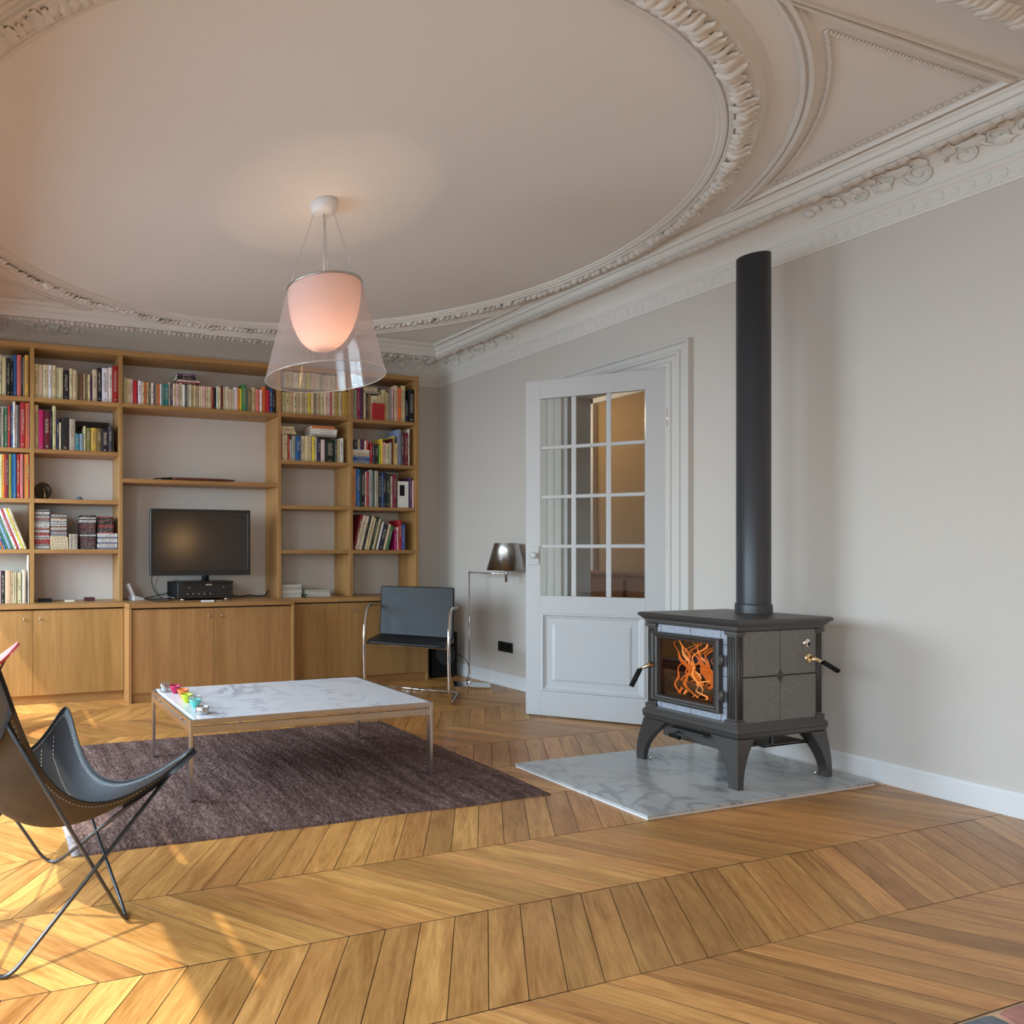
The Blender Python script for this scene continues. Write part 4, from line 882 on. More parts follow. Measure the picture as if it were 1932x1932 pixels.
for x in (-.03, -.01, .01): MB().lathe([(.0005, .016), (.005, .0155), (.006, .014)], 12, (x, 0, 0)).build('button', M['satin'], rm)
pr_ = thing('silver_reader', 'small silver gadget with a clear strap beside the remote', 'gadget', (1.90, 4.915, CU), .1)
B((-.035, -.014, 0), (.02, .014, .010), .003).build('body', M['chrome'], pr_); MB().tube([(.02, 0, .006), (.06, .008, .007), (.10, -.004, .005)], .004, 6).build('strap', M['cupglass'], pr_)
# ================================================================== RUG
def rug_mat():
    m = bpy.data.materials.new('woven_brown_rug'); m.use_nodes = True; nt = m.node_tree; N = nt.nodes.new; L = nt.links.new; b = nt.nodes['Principled BSDF']
    tc = N('ShaderNodeTexCoord')
    def ns(scale, det, sc=(1, 1, 1)):
        mp = N('ShaderNodeMapping'); mp.inputs['Scale'].default_value = sc; L(tc.outputs['Object'], mp.inputs['Vector']); n = N('ShaderNodeTexNoise'); n.inputs['Scale'].default_value = scale; n.inputs['Detail'].default_value = det; L(mp.outputs[0], n.inputs['Vector']); return n.outputs['Fac']
    a = ns(60, 5, (1.4, .6, 1)); s_ = ns(5, 4, (3.2, .5, 1)); f = ns(230, 2)
    mx = N('ShaderNodeMix'); mx.data_type = 'FLOAT'; mx.inputs[0].default_value = .42; L(a, mx.inputs[2]); L(s_, mx.inputs[3])
    mx2 = N('ShaderNodeMix'); mx2.data_type = 'FLOAT'; mx2.inputs[0].default_value = .35; L(mx.outputs[0], mx2.inputs[2]); L(f, mx2.inputs[3])
    cr = N('ShaderNodeValToRGB'); e = cr.color_ramp.elements; e[0].position = .36; e[0].color = srgb(50, 37, 34); e[1].position = .66; e[1].color = srgb(150, 126, 118)
    q = cr.color_ramp.elements.new(.5); q.color = srgb(98, 76, 70); L(mx2.outputs[0], cr.inputs[0]); L(cr.outputs[0], b.inputs['Base Color'])
    b.inputs['Roughness'].default_value = .95; b.inputs['Specular IOR Level'].default_value = .1
    bp = N('ShaderNodeBump'); bp.inputs['Strength'].default_value = .9; bp.inputs['Distance'].default_value = .006; L(mx2.outputs[0], bp.inputs['Height']); L(bp.outputs[0], b.inputs['Normal'])
    return m
M['rug'] = rug_mat()
rg = thing('rug', 'dark brown woven rug with irregular streaks under the marble table', 'rug', (1.53, 3.17, 0))
x0, y0, x1, y1 = .37, 2.475, 2.715, 3.88; nx, ny = 470, 235; vs = []; rr = random.Random(8)
for j in range(ny + 1):
    for i in range(nx + 1):
        u = i / nx; v = j / ny; x = x0 + (x1 - x0) * u; y = y0 + (y1 - y0) * v
        x += .012 * noise.noise(Vector((0, y * 3, 1))) ; y += .010 * noise.noise(Vector((x * 2.5, 0, 4))) * (1 - v) + .028 * u * (1 - v) * 0
        edge = min(i, nx - i, j, ny - j); z = .0105 + .0042 * noise.noise(Vector((x * 95, y * 60, 0))) + .003 * noise.noise(Vector((x * 30, y * 5, 3))) if edge > 1 else (.007 if edge == 1 else .0005)
        if edge == 0: x += rr.uniform(-.002, .002); y += rr.uniform(-.003, .003)
        vs.append((x, y, z))
fs = [[j*(nx+1)+i, j*(nx+1)+i+1, (j+1)*(nx+1)+i+1, (j+1)*(nx+1)+i] for j in range(ny) for i in range(nx)]
o = MB().add(vs, fs, 0, True).build('woven_field', M['rug'], rg, world=True, recalc=False)
hem = MB(); 
for k in range(180):
    y = y0 + .004 + (y1 - y0 - .008) * k / 179; hem.tube([(.372, y, .008), (.352, y + rr.uniform(-.003, .003), .006), (.338 + rr.uniform(-.003, .003), y + rr.uniform(-.004, .004), .003)], .0035, 4)
hem.build('fringe', mat('pale_fringe', srgb(170, 158, 156), .95), rg, world=True, kind='stuff')
# ================================================================== HEARTH TILES
hp = thing('hearth_pad', 'square pale grey marble hearth pad of four tiles under the stove', 'hearth', (3.64, 2.49, 0))
B((2.868, 2.128, .001), (4.42, 2.852, .010)).build('backer', M['white'], hp, world=True)
for (a, b) in (((2.865, 2.125), (3.639, 2.488)), ((3.641, 2.125), (4.425, 2.488)), ((2.865, 2.490), (3.639, 2.855)), ((3.641, 2.490), (4.425, 2.855))):
    t = MB().box((0, 0, 0), (b[0]-a[0], b[1]-a[1], .012), 0, .0012).build('tile', M['tile'], hp); t.location = (a[0] - 3.64, a[1] - 2.49, .0102)
# ================================================================== COFFEE TABLE
tb = thing('coffee_table', 'low rectangular coffee table with white marble top on chrome frame', 'table', (1.63, 3.195, .0165))
X0, X1, Y0, Y1, ZT_ = -.680, .685, -.352, .357, .3855
for x in (X0, X1 - .016):
    for y in (Y0, Y1 - .032): B((x, y, 0), (x + .016, y + .032, ZT_), .001).build('leg', M['tchrome'], tb)
mb = MB()
mb.box((X0 + .016, Y0, ZT_ - .022), (X1 - .016, Y0 + .007, ZT_), 0, .0008); mb.box((X0 + .016, Y1 - .007, ZT_ - .022), (X1 - .016, Y1, ZT_), 0, .0008)
mb.box((X0, Y0 + .032, ZT_ - .022), (X0 + .007, Y1 - .032, ZT_), 0, .0008); mb.box((X1 - .007, Y0 + .032, ZT_ - .022), (X1, Y1 - .032, ZT_), 0, .0008); mb.build('rim', M['tchrome'], tb)
for y in (Y0 + .003, Y1 - .015): B((X0 + .016, y, ZT_ - .068), (X1 - .016, y + .012, ZT_ - .034), .001).build('side_rail', M['tchrome'], tb)
for x in (X0 + .003, X1 - .015): B((x, Y0 + .032, ZT_ - .068), (x + .012, Y1 - .032, ZT_ - .034), .001).build('end_rail', M['tchrome'], tb)
for x in (-.42, .42):
    for y in (Y0 + .009, Y1 - .009): MB().tube([(x, y, ZT_ - .034), (x, y, ZT_ - .020)], .0075, 12).build('spacer', M['satin'], tb)
for y in (-.2, .2): 
    for x in (X0 + .009, X1 - .009): MB().tube([(x, y, ZT_ - .034), (x, y, ZT_ - .020)], .0075, 12).build('spacer', M['satin'], tb)
mt = MB(); mt.box((X0 + .028, Y0 + .0085, ZT_ - .020), (X1 - .018, Y1 - .0085, ZT_ + .002), 0, .0015); mt.build('marble_top', M['marble'], tb)
TZ = .0165 + ZT_ + .0022
def cup(x, y, rgb, lb, kind=0):
    r = thing('cup' if kind < 2 else 'tealight_holder', lb, 'cup' if kind < 2 else 'candle holder', (x, y, TZ), group=None); m = mat('cup_glaze', srgb(*rgb), .3)
    if kind < 2:
        MB().lathe([(.0005, 0), (.014, 0), (.015, .003), (.024, .018), (.031, .036), (.033, .044), (.0315, .0445), (.029, .037), (.021, .018), (.012, .006), (.0005, .005)], 28).build('bowl', m, r)
        MB().lathe([(.0005, .012), (.017, .012), (.0265, .030), (.0005, .030)], 24).build('wax', M['white'], r)
        if kind == 1: MB().lathe([(.0335, .040), (.036, .052), (.036, .060), (.0345, .060), (.0345, .052), (.032, .040)], 28).build('glass_rim', M['cupglass'], r, recalc=False)
    else:
        MB().lathe([(.0005, 0), (.032, 0), (.033, .002), (.033, .034), (.0315, .035), (.030, .034), (.030, .020), (.0005, .020)], 28).build('cylinder', M['satin'], r)
        MB().lathe([(.0005, .026), (.012, .027), (.0295, .026), (.0295, .020)], 24).build('wax', M['white'], r)
cup(1.050, 3.405, (176, 24, 76), 'small magenta candle cup farthest along the table edge')
cup(1.062, 3.300, (224, 112, 48), 'small orange candle cup on the marble table')
cup(1.044, 3.180, (188, 204, 48), 'small lime green candle cup on the marble table')
cup(1.050, 3.060, (92, 190, 180), 'small turquoise candle cup with a clear glass rim', 1)
cup(1.046, 2.940, (200, 200, 200), 'brushed metal tealight holder nearest the table corner', 2)
gl = thing('glass_holder', 'small clear glass tealight holder behind the magenta cup', 'candle holder', (1.000, 3.452, TZ))
MB().lathe([(.0005, .001), (.022, .001), (.026, .006), (.027, .055), (.025, .055), (.024, .008), (.0005, .005)], 24).build('glass', M['cupglass'], gl); MB().lathe([(.0005, .022), (.020, .022), (.0205, .006)], 20).build('wax', M['white'], gl)

# ================================================================== BUTTERFLY CHAIRS
def butterfly(label, loc, rz, m_in, m_out, scale=1.0, lift=0.0):
    """local x = forward, y = towards its left side; feet on z 0"""
    root = thing('butterfly_chair', label, 'chair', loc, rz, None, scale)
    R = .0062; fz = R
    FF, FB, FLY = .236, -.236, .262
    feet = {'FR': (FF, -FLY, fz), 'FL': (FF, FLY, fz), 'BR': (FB, -FLY, fz), 'BL': (FB, FLY, fz)}
    tip = {'FR': (.375, -.365, .545 + lift), 'FL': (.375, .365, .545 + lift), 'BR': (-.285, -.33, .905 + lift), 'BL': (-.285, .33, .905 + lift)}
    # leather sling: quadratic patch through nine points
    zf = lift
    G9 = {(-1, -1): (-.300, -.360, .935 + zf), (-1, 0): (-.345, 0, .78 + zf), (-1, 1): (-.300, .360, .935 + zf),
          (0, -1): (.015, -.285, .455 + zf * .5), (0, 0): (-.05, 0, .325), (0, 1): (.015, .285, .455 + zf * .5),
          (1, -1): (.405, -.395, .568 + zf), (1, 0): (.315, 0, .372), (1, 1): (.405, .395, .568 + zf)}
    def q(t): return (t * (t - 1) / 2, 1 - t * t, t * (t + 1) / 2)
    def S(s, t):
        # round the corners of the square domain
        m_ = max(abs(s), abs(t)); k = m_ / max(1e-9, (abs(s)**4.6 + abs(t)**4.6) ** (1/4.6)) if m_ > 1e-6 else 1.0; k = 1 + (k - 1) * min(1, m_) ** 2; s2, t2 = s * k, t * k
        a, b = q(s2), q(t2); p = Vector((0, 0, 0))
        for i, u in enumerate((-1, 0, 1)):
            for j, v in enumerate((-1, 0, 1)): p += Vector(G9[u, v]) * (a[i] * b[j])
        return p
    KR = .82
    want = {(-1, -1): (-.315, -.385, .955 + zf), (-1, 1): (-.315, .385, .955 + zf), (1, -1): (.392, -.392, .562 + zf), (1, 1): (.385, .392, .548 + zf)}
    for _ in range(30):
        for key, L_ in want.items():
            d_ = Vector(L_) - S(*key); G9[key] = tuple(Vector(G9[key]) + d_ * 1.4)
    def sheet(off, s0=-1, s1=1, t0=-1, t1=1, n=36):
        vs = []
        for i in range(n + 1):
            for j in range(n + 1):
                s = s0 + (s1 - s0) * i / n; t = t0 + (t1 - t0) * j / n; p = S(s, t); e = .01
                nn = (S(s + e, t) - S(s - e, t)).cross(S(s, t + e) - S(s, t - e)); nn.normalize(); vs.append(p + nn * off)
        return vs, [[i*(n+1)+j, (i+1)*(n+1)+j, (i+1)*(n+1)+j+1, i*(n+1)+j+1] for i in range(n) for j in range(n)]
    mb = MB(); a, f = sheet(.0015); mb.add(a, f, 0, True); b, f = sheet(-.0025); mb.add(b, f, 1, True)
    n = 36; rim = [(i, 0) for i in range(n)] + [(n, j) for j in range(n)] + [(n - i, n) for i in range(n)] + [(0, n - j) for j in range(n)]
    ix = [i*(n+1)+j for i, j in rim]; N_ = len(a)
    mb.f += [[ix[k], ix[(k+1) % len(ix)], N_ + ix[(k+1) % len(ix)], N_ + ix[k]] for k in range(len(ix))]; mb.mi += [1] * len(ix); mb.sm += [False] * len(ix)
    sl = mb.build('leather_sling', [m_in, m_out], root, recalc=False)
    def under(s, t):
        e = .01; nn = (S(s + e, t) - S(s - e, t)).cross(S(s, t + e) - S(s, t - e)); nn.normalize(); return tuple(S(s, t) - nn * .011)
    tip = {'FR': under(.88, -.88), 'FL': under(.88, .88), 'BR': under(-.88, -.88), 'BL': under(-.88, .88)}
    for f, a, b in (('FR', 'BR', 'FL'), ('FL', 'BL', 'FR'), ('BR', 'FR', 'BL'), ('BL', 'FL', 'BR')):
        # every foot carries two rods, rising to the two neighbouring corners of the sling
        A = Vector(tip[a]); Bv = Vector(tip[b]); F = Vector(feet[f])
        A = A + (F - A).normalized() * .004; o_ = Vector((0, 0, -.04)); F2 = F + Vector((0, 0, -.035))
        pts = fillet([A, F2, Bv], .10, 8); zmin = min(p.z for p in pts); pts = [p + Vector((0, 0, (fz - zmin) * max(0, 1 - (p - F).length / .5))) for p in pts]
        MB().tube(pts, R, 10).build('frame_rod', M['dsteel'], root)
    # corner pockets under the sling that take the rod tips
    for (s0, s1) in ((-1, -.62), (.66, 1)):
        for (t0, t1) in ((-1, -.62), (.62, 1)):
            mb = MB(); a, f = sheet(-.017, s0, s1, t0, t1, 8); b, f2 = sheet(-.004, s0, s1, t0, t1, 8); mb.add(a, f, 0, True)
            rim = [(i, 0) for i in range(8)] + [(8, j) for j in range(8)] + [(8 - i, 8) for i in range(8)] + [(0, 8 - j) for j in range(8)]; ix = [i*9+j for i, j in rim]; o_ = len(mb.v); mb.v += [tuple(v) for v in b]
            mb.f += [[ix[k], ix[(k+1) % 32], o_ + ix[(k+1) % 32], o_ + ix[k]] for k in range(32)]; mb.mi += [0] * 32; mb.sm += [True] * 32
            mb.build('pocket', m_in, sl, recalc=False)
    # stitched seams: dashes along the rim and two lines across the seat
    st_ = MB()
    def seam(fn, n, off):
        P = [fn(k / n) for k in range(n + 1)]
        for k in range(0, n, 2):
            for o2 in off: st_.tube([P[k][0] + P[k][1] * o2, P[k+1][0] + P[k+1][1] * o2], .0010, 4)
    def at(s, t):
        e = .01; nn = (S(s + e, t) - S(s - e, t)).cross(S(s, t + e) - S(s, t - e)); nn.normalize(); return S(s, t), nn
    for sgn in (-1, 1):
        seam(lambda u: at(-.97 + 1.94 * u, sgn * .955), 150, (.0022, -.0032)); seam(lambda u: at(sgn * .955, -.97 + 1.94 * u), 130, (.0022, -.0032))
    for s_ in (.52, .72): seam(lambda u: at(s_, -.9 + 1.8 * u), 110, (.0022,))
    st_.build('stitching', M['thread'], sl, kind='stuff')
    bd = MB(); bd.tube([S(-1 + 2*k/50, -1) for k in range(50)] + [S(1, -1 + 2*k/50) for k in range(50)] + [S(1 - 2*k/50, 1) for k in range(50)] + [S(-1, 1 - 2*k/50) for k in range(50)], .0035, 6, closed=True)
    bd.build('rolled_edge', m_in, sl)
    return root
butterfly('black leather butterfly chair with dark steel rod frame by the table', (.145, 2.145, 0), math.atan2(.408, .913), M['leather'], M['leatherb'])
butterfly('pink red leather butterfly chair behind the black one at left edge', (-.318, 4.19, 0), math.atan2(.9, .45), M['leatherp'], M['leatherp'], 1.05)

# ================================================================== CHROME ARMCHAIR
ac = thing('cantilever_armchair', 'black leather armchair with tubular chrome frame before the bookcase', 'chair', (3.487, 4.101, 0), math.atan2(.675, .737))
# local x = backwards, y = towards the chair's far side (0.66 wide)
WD = .64
for y in (0, WD):
    pts = [(.50, y, .013), (.06, y, .013), (.0, y, .10), (-.03, y, .34), (-.035, y, .50), (-.01, y, .62), (.05, y, .73), (.13, y, .752), (.46, y, .735)]
    pts = [(x, yy + (0), z) for x, yy, z in pts]
    MB().tube(fillet(pts, .09, 8), .0125, 14).build('arm_frame', M['chrome'], ac)
MB().tube([(.487, 0, .013), (.487, WD, .013)], .0125, 14).build('floor_bar', M['chrome'], ac)
MB().tube([(-.02, 0, .452), (-.02, WD, .452)], .008, 10).build('seat_rail', M['chrome'], ac); MB().tube([(.40, .02, .452), (.40, WD - .02, .452)], .008, 10).build('seat_rail', M['chrome'], ac)
mb = MB(); vs = []; nx_, ny_ = 10, 10
for s_, zz in ((1, .482), (-1, .446)):
    for i in range(nx_ + 1):
        for j in range(ny_ + 1):
            x = -.035 + .47 * i / nx_; y = .025 + (WD - .05) * j / ny_; d = .010 * sin(pi * i / nx_) * sin(pi * j / ny_); r_ = .010 * (1 if i in (0,) else 0)
            vs.append((x, y, zz - (d if s_ > 0 else 0) - (r_ if s_ > 0 else -r_ * .6)))
K = (nx_ + 1) * (ny_ + 1); f = [[i*(ny_+1)+j, (i+1)*(ny_+1)+j, (i+1)*(ny_+1)+j+1, i*(ny_+1)+j+1] for i in range(nx_) for j in range(ny_)]
rim = [(i, 0) for i in range(nx_)] + [(nx_, j) for j in range(ny_)] + [(nx_ - i, ny_) for i in range(nx_)] + [(0, ny_ - j) for j in range(ny_)]; ix = [i*(ny_+1)+j for i, j in rim]
mb.add(vs, f + [[K + a for a in q_] for q_ in f] + [[ix[k], ix[(k+1) % len(ix)], K + ix[(k+1) % len(ix)], K + ix[k]] for k in range(len(ix))], 0, True); mb.build('seat', M['leather'], ac)
T_ = Matrix.Translation((.435, 0, .475)) @ Matrix.Rotation(radians(9), 4, 'Y')
MB().box((-.016, .022, 0), (.016, WD - .022, .43), 0, .008, T=T_).build('backrest', M['leather'], ac)
for y in (.03, WD - .03): MB().tube([T_ @ Vector((.018, y, -.03)), T_ @ Vector((.018, y, .40))], .007, 10).build('back_post', M['chrome'], ac)

# ================================================================== BLACK SPEAKER BOX, FLOOR LAMP
sb = thing('subwoofer', 'black box loudspeaker on the floor behind the armchair', 'speaker', (4.275, 5.23, 0))
B((-.14, -.15, .012), (.14, .15, .43), .006).build('cabinet', M['matblack'], sb)
MB().lathe([(.0005, -.154), (.05, -.152), (.095, -.158), (.105, -.156), (.108, -.150)], 28, (0, 0, .22), axis='y').build('cone', M['black'], sb, recalc=False)
for x in (-.11, .11):
    for y in (-.12, .12): MB().lathe([(.0005, 0), (.014, 0), (.014, .013), (.0005, .013)], 12, (x, y, 0)).build('foot', M['black'], sb)
lp = thing('floor_lamp', 'chrome swing arm floor lamp with conical metal shade near the door', 'lamp', (4.285, 4.78, 0))
mb = MB(); c = [(4.18, 4.87), (4.02, 4.665), (4.285, 4.535), (4.425, 4.69)]; mb.prism([(x - 4.285, y - 4.78) for x, y in c], .001, .014); mb.build('base_plate', M['chrome'], lp)
MB().lathe([(.0005, .034), (.014, .032), (.018, .020), (.018, .014)], 18).build('collar', M['chrome'], lp)
MB().tube([(0, 0, .014), (0, 0, 1.03)], .0065, 12).build('pole', M['chrome'], lp)
ex, ey = 4.345 - 4.285, 4.42 - 4.78
MB().tube([(0, 0, 1.016), (ex, ey, 1.012)], .0055, 10).build('arm', M['chrome'], lp)
MB().tube([(ex, ey, .945), (ex, ey, 1.10)], .010, 14).build('socket', M['satin'], lp)
MB().lathe([(.093, 1.278), (.153, 1.045), (.150, 1.045), (.090, 1.278)], 48, (ex, ey, 0)).build('shade', M['satin'], lp, recalc=False)
mb = MB()
for k in range(3): a = k * 2.094; mb.tube([(ex, ey, 1.09), (ex + .12 * cos(a), ey + .12 * sin(a), 1.16)], .002, 6)
mb.build('spider', M['satin'], lp)
MB().lathe([(.0005, 1.20), (.018, 1.192), (.028, 1.165), (.024, 1.135), (.012, 1.11), (.012, 1.10)], 18, (ex, ey, 0)).build('bulb', M['white'], lp)
o = MB().tube(fillet([(4.27, 4.80, .02), (4.36, 4.86, .10), (4.38, 4.92, .20), (4.33, 5.02, .245), (4.30, 5.07, .24)], .08, 8), .003, 6).build('lamp_cord', M['matblack'], None, loc=(4.27, 4.80, .02)); tag(o, 'thin black cord arching from lamp base towards the black speaker', 'cord')

# ================================================================== PENDANT LAMP
pd = thing('pendant_lamp', 'pendant lamp with a glowing pink inner bowl inside clear ribbed shade', 'lamp', (1.885, 3.222, ZC))
zb, zt, rt, rbm = -1.001, -.482, .207, .334
MB().lathe([(.0005, 0), (.072, 0), (.076, -.005), (.075, -.030), (.068, -.052), (.052, -.062), (.0005, -.064)], 36).build('canopy', M['white'], pd)
MB().tube([(0, 0, -.062), (0, 0, zt + .004)], .0042, 8).build('power_cord', mat('clear_cord', (.5, .47, .44), .3), pd)
for k in range(3):
    a = .9 + k * 2 * pi / 3; MB().tube([(.058 * cos(a), .058 * sin(a), -.055), (rt * .97 * cos(a), rt * .97 * sin(a), zt)], .0011, 5).build('suspension_wire', M['satin'], pd)
MB().lathe([(rt + .003, zt + .004), (rt + .005, zt), (rt + .003, zt - .007), (rt - .004, zt - .007), (rt - .004, zt + .004), (rt + .003, zt + .004)], 64).build('top_rim', M['satin'], pd)
mb = MB()
for k in range(3): a = .9 + k * 2 * pi / 3; mb.tube([(0, 0, zt), (rt * cos(a), rt * sin(a), zt)], .003, 6)
mb.build('spider', M['satin'], pd)
prf = [(rbm, zb), (rbm - .004, zb + .001)]; n = 20
prf = [(rt + (rbm - rt) * (k / n), zt + (zb - zt) * (k / n)) for k in range(n + 1)]
MB().lathe(prf, 96).build('outer_shade', M['shade'], pd, recalc=False)
MB().lathe([(rbm + .0015, zb + .003), (rbm + .002, zb), (rbm, zb - .0025), (rbm - .003, zb), (rbm - .002, zb + .003)], 96).build('shade_lip', glass_mat('acrylic_lip', (1, .97, .95), .35, .8, .15, milk=.5, milkcol=(.95, .86, .82)), pd, recalc=False)
dp = [(.203, -.486), (.203, -.52), (.199, -.575), (.190, -.630), (.174, -.690), (.152, -.742), (.128, -.782), (.100, -.812), (.068, -.834), (.032, -.846), (.0005, -.849)]
dmat = bpy.data.materials.new('opal_diffuser'); dmat.use_nodes = True; nt = dmat.node_tree; nt.nodes.clear()
tl = nt.nodes.new('ShaderNodeBsdfTranslucent'); tl.inputs[0].default_value = (.78, .50, .43, 1); df = nt.nodes.new('ShaderNodeBsdfDiffuse'); df.inputs[0].default_value = (.80, .72, .70, 1); mx = nt.nodes.new('ShaderNodeMixShader'); mx.inputs[0].default_value = .40
ou = nt.nodes.new('ShaderNodeOutputMaterial'); nt.links.new(df.outputs[0], mx.inputs[1]); nt.links.new(tl.outputs[0], mx.inputs[2]); nt.links.new(mx.outputs[0], ou.inputs[0])
MB().lathe(dp, 64).build('diffuser', dmat, pd, recalc=False)
MB().lathe([(.0005, -.79), (.022, -.78), (.034, -.76), (.032, -.735), (.018, -.70), (.014, -.66), (.0005, -.66)], 20).build('bulb', mat('frosted_bulb', (.9, .8, .7), .4, Emission_Color=(1, .72, .45, 1), Emission_Strength=3.0), pd)
MB().tube([(0, 0, -.66), (0, 0, zt)], .012, 12).build('bulb_holder', M['white'], pd)
ld = bpy.data.lights.new('pendant_light', 'POINT'); ld.energy = 14; ld.color = (1, .70, .46); ld.shadow_soft_size = .035
lo = bpy.data.objects.new('pendant_light', ld); COL.objects.link(lo); lo.parent = pd; lo.location = (0.0, 0, -.77 + .045)
bpy.data.objects['bulb'].visible_shadow = True

# lamp in the space behind the camera, whose warm light shows in the television
gl2 = thing('globe_lamp', 'warm globe lamp on a slim stand behind the viewer', 'lamp', (3.65, -1.2, 0))
MB().lathe([(.0005, .02), (.12, .018), (.13, 0), (.0005, 0)], 30).build('base', M['black'], gl2); MB().tube([(0, 0, .02), (0, 0, 1.30)], .010, 10).build('pole', M['black'], gl2)
MB().lathe([(.0005, 1.28), (.06, 1.295), (.11, 1.35), (.125, 1.42), (.11, 1.49), (.06, 1.545), (.0005, 1.56)], 30).build('globe', emit_mat('warm_globe', (1, .58, .24), 28), gl2, recalc=False)

# ================================================================== WOOD STOVE
sv = thing('wood_stove', 'cast iron wood stove with soapstone sides and a burning fire inside', 'stove', (3.92, 2.46, .0224))
bx0, bx1, by0, by1 = 3.600 - 3.92, 4.223 - 3.92, 2.236 - 2.46, 2.672 - 2.46
zb0_, zb1_, ztp = .246, .785, .842
# top: stepped plate
mb = MB()
def frustum(mb, x0, x1, y0, y1, za, zb_, e0, e1, m=0):
    a = [(x0-e0, y0-e0, za), (x1+e0, y0-e0, za), (x1+e0, y1+e0, za), (x0-e0, y1+e0, za)]; b = [(x0-e1, y0-e1, zb_), (x1+e1, y0-e1, zb_), (x1+e1, y1+e1, zb_), (x0-e1, y1+e1, zb_)]
    mb.add(a + b, [[0, 1, 2, 3], [4, 5, 6, 7]] + [[i, (i+1) % 4, 4 + (i+1) % 4, 4 + i] for i in range(4)], m)
frustum(mb, bx0, bx1, by0, by1, zb1_, zb1_ + .014, .004, .006); frustum(mb, bx0, bx1, by0, by1, zb1_ + .014, zb1_ + .020, .010, .010); frustum(mb, bx0, bx1, by0, by1, zb1_ + .020, zb1_ + .038, .012, .026); frustum(mb, bx0, bx1, by0, by1, zb1_ + .038, ztp - .008, .029, .032); frustum(mb, bx0, bx1, by0, by1, ztp - .008, ztp, .032, .024)
mb.build('top_plate', M['cast'], sv)
mb = MB(); frustum(mb, bx0, bx1, by0, by1, zb0_, zb0_ + .010, .004, .010); frustum(mb, bx0, bx1, by0, by1, zb0_ + .010, zb0_ + .030, .012, .016); frustum(mb, bx0, bx1, by0, by1, zb0_ + .032, zb0_ + .050, .016, .016); frustum(mb, bx0, bx1, by0, by1, zb0_ + .050, zb0_ + .068, .014, .004); frustum(mb, bx0, bx1, by0, by1, zb0_ + .068, zb0_ + .078, .004, .002); mb.build('base_frame', M['cast'], sv)
# firebox shell, open at the door side (-x)
z0, z1 = zb0_ + .07, zb1_
mb = MB(); mb.box((bx0 + .025, by0 + .02, z0), (bx1 - .01, by0 + .035, z1)); mb.box((bx0 + .025, by1 - .035, z0), (bx1 - .01, by1 - .02, z1)); mb.box((bx1 - .025, by0 + .02, z0), (bx1 - .008, by1 - .02, z1)); mb.box((bx0 + .025, by0 + .02, z0), (bx1 - .01, by1 - .02, z0 + .015)); mb.box((bx0 + .025, by0 + .02, z1 - .02), (bx1 - .01, by1 - .02, z1)); mb.build('firebox', mat('sooty_iron', (.05, .032, .022), .8), sv)
# corner pillars, fluted
for (x, y) in ((bx0, by0), (bx1, by0), (bx0, by1), (bx1, by1)):
    sx = 1 if x < 0 else -1; sy = 1 if y < 0 else -1; mb = MB(); w_ = .046
    mb.box((x, y, z0), (x + sx * w_, y + sy * w_, z1), 0, .004)
    for k in (.012, .023, .034): mb.tube([(x - sx*.001, y + sy*k, z0 + .03), (x - sx*.001, y + sy*k, z1 - .03)], .0035, 6); mb.tube([(x + sx*k, y - sy*.001, z0 + .03), (x + sx*k, y - sy*.001, z1 - .03)], .0035, 6)
    mb.box((x - sx*.008, y - sy*.008, z1 - .022), (x + sx*(w_+.006), y + sy*(w_+.006), z1 - .002), 0, .003); mb.box((x - sx*.008, y - sy*.008, z0), (x + sx*(w_+.006), y + sy*(w_+.006), z0 + .02), 0, .003); mb.build('corner_post', M['cast'], sv)
# soapstone side tiles (both sides), 2 x 2 with a diamond boss
for y, s_ in ((by0 + .006, -1), (by1 - .006, 1)):
    xm = (bx0 + bx1) / 2; zm = (z0 + z1) / 2 + .0
    for a, b in ((bx0 + .048, xm - .0025), (xm + .0025, bx1 - .048)):
        for c, d in ((z0 + .004, zm - .0025), (zm + .0025, z1 - .004)): B((a, y - .006, c), (b, y + .006, d), .0025).build('side_tile', M['soap'], sv)
    dmd = MB(); yy = y + s_ * .006; dmd.add([(xm, yy, zm + .036), (xm + .030, yy, zm), (xm, yy, zm - .036), (xm - .030, yy, zm), (xm, yy + s_*.010, zm)], [[0, 1, 4], [1, 2, 4], [2, 3, 4], [3, 0, 4]]); dmd.build('diamond_boss', M['cast'], sv)
# front: pale soapstone border tiles and the door
xf = bx0 + .010; yA, yB_ = by0 + .046, by1 - .046
dA, dB, dz0, dz1 = yA + .020, yB_ + .014, z0 + .045, z1 - .045
for a, b, c, d in ((yA, yA + .03, z1 - .075, z1 - .004), (yA + .03, (yA+yB_)/2, z1 - .075, z1 - .004), ((yA+yB_)/2, yB_ - .02, z1 - .075, z1 - .004), (yB_ - .02, yB_, z1 - .075, z1 - .004),
                   (yA, yA + .03, z0 + .004, z0 + .075), (yA + .03, (yA+yB_)/2, z0 + .004, z0 + .075), ((yA+yB_)/2, yB_ - .02, z0 + .004, z0 + .075), (yB_ - .02, yB_, z0 + .004, z0 + .075),
                   (yA, yA + .03, z0 + .075, (z0+z1)/2), (yA, yA + .03, (z0+z1)/2, z1 - .075)):
    B((xf, a + .0008, c + .0008), (xf + .012, b - .0008, d - .0008), .002).build('front_tile', M['soapl'], sv)
ff = MB()
for a, b, c, d in ((yA, dA + .02, z0, z1), (dB - .02, yB_, z0, z1), (yA, yB_, z0, z0 + .06), (yA, yB_, z1 - .06, z1)): ff.box((xf + .0125, a, c), (xf + .017, b, d))
ff.build('front_frame', M['cast'], sv)
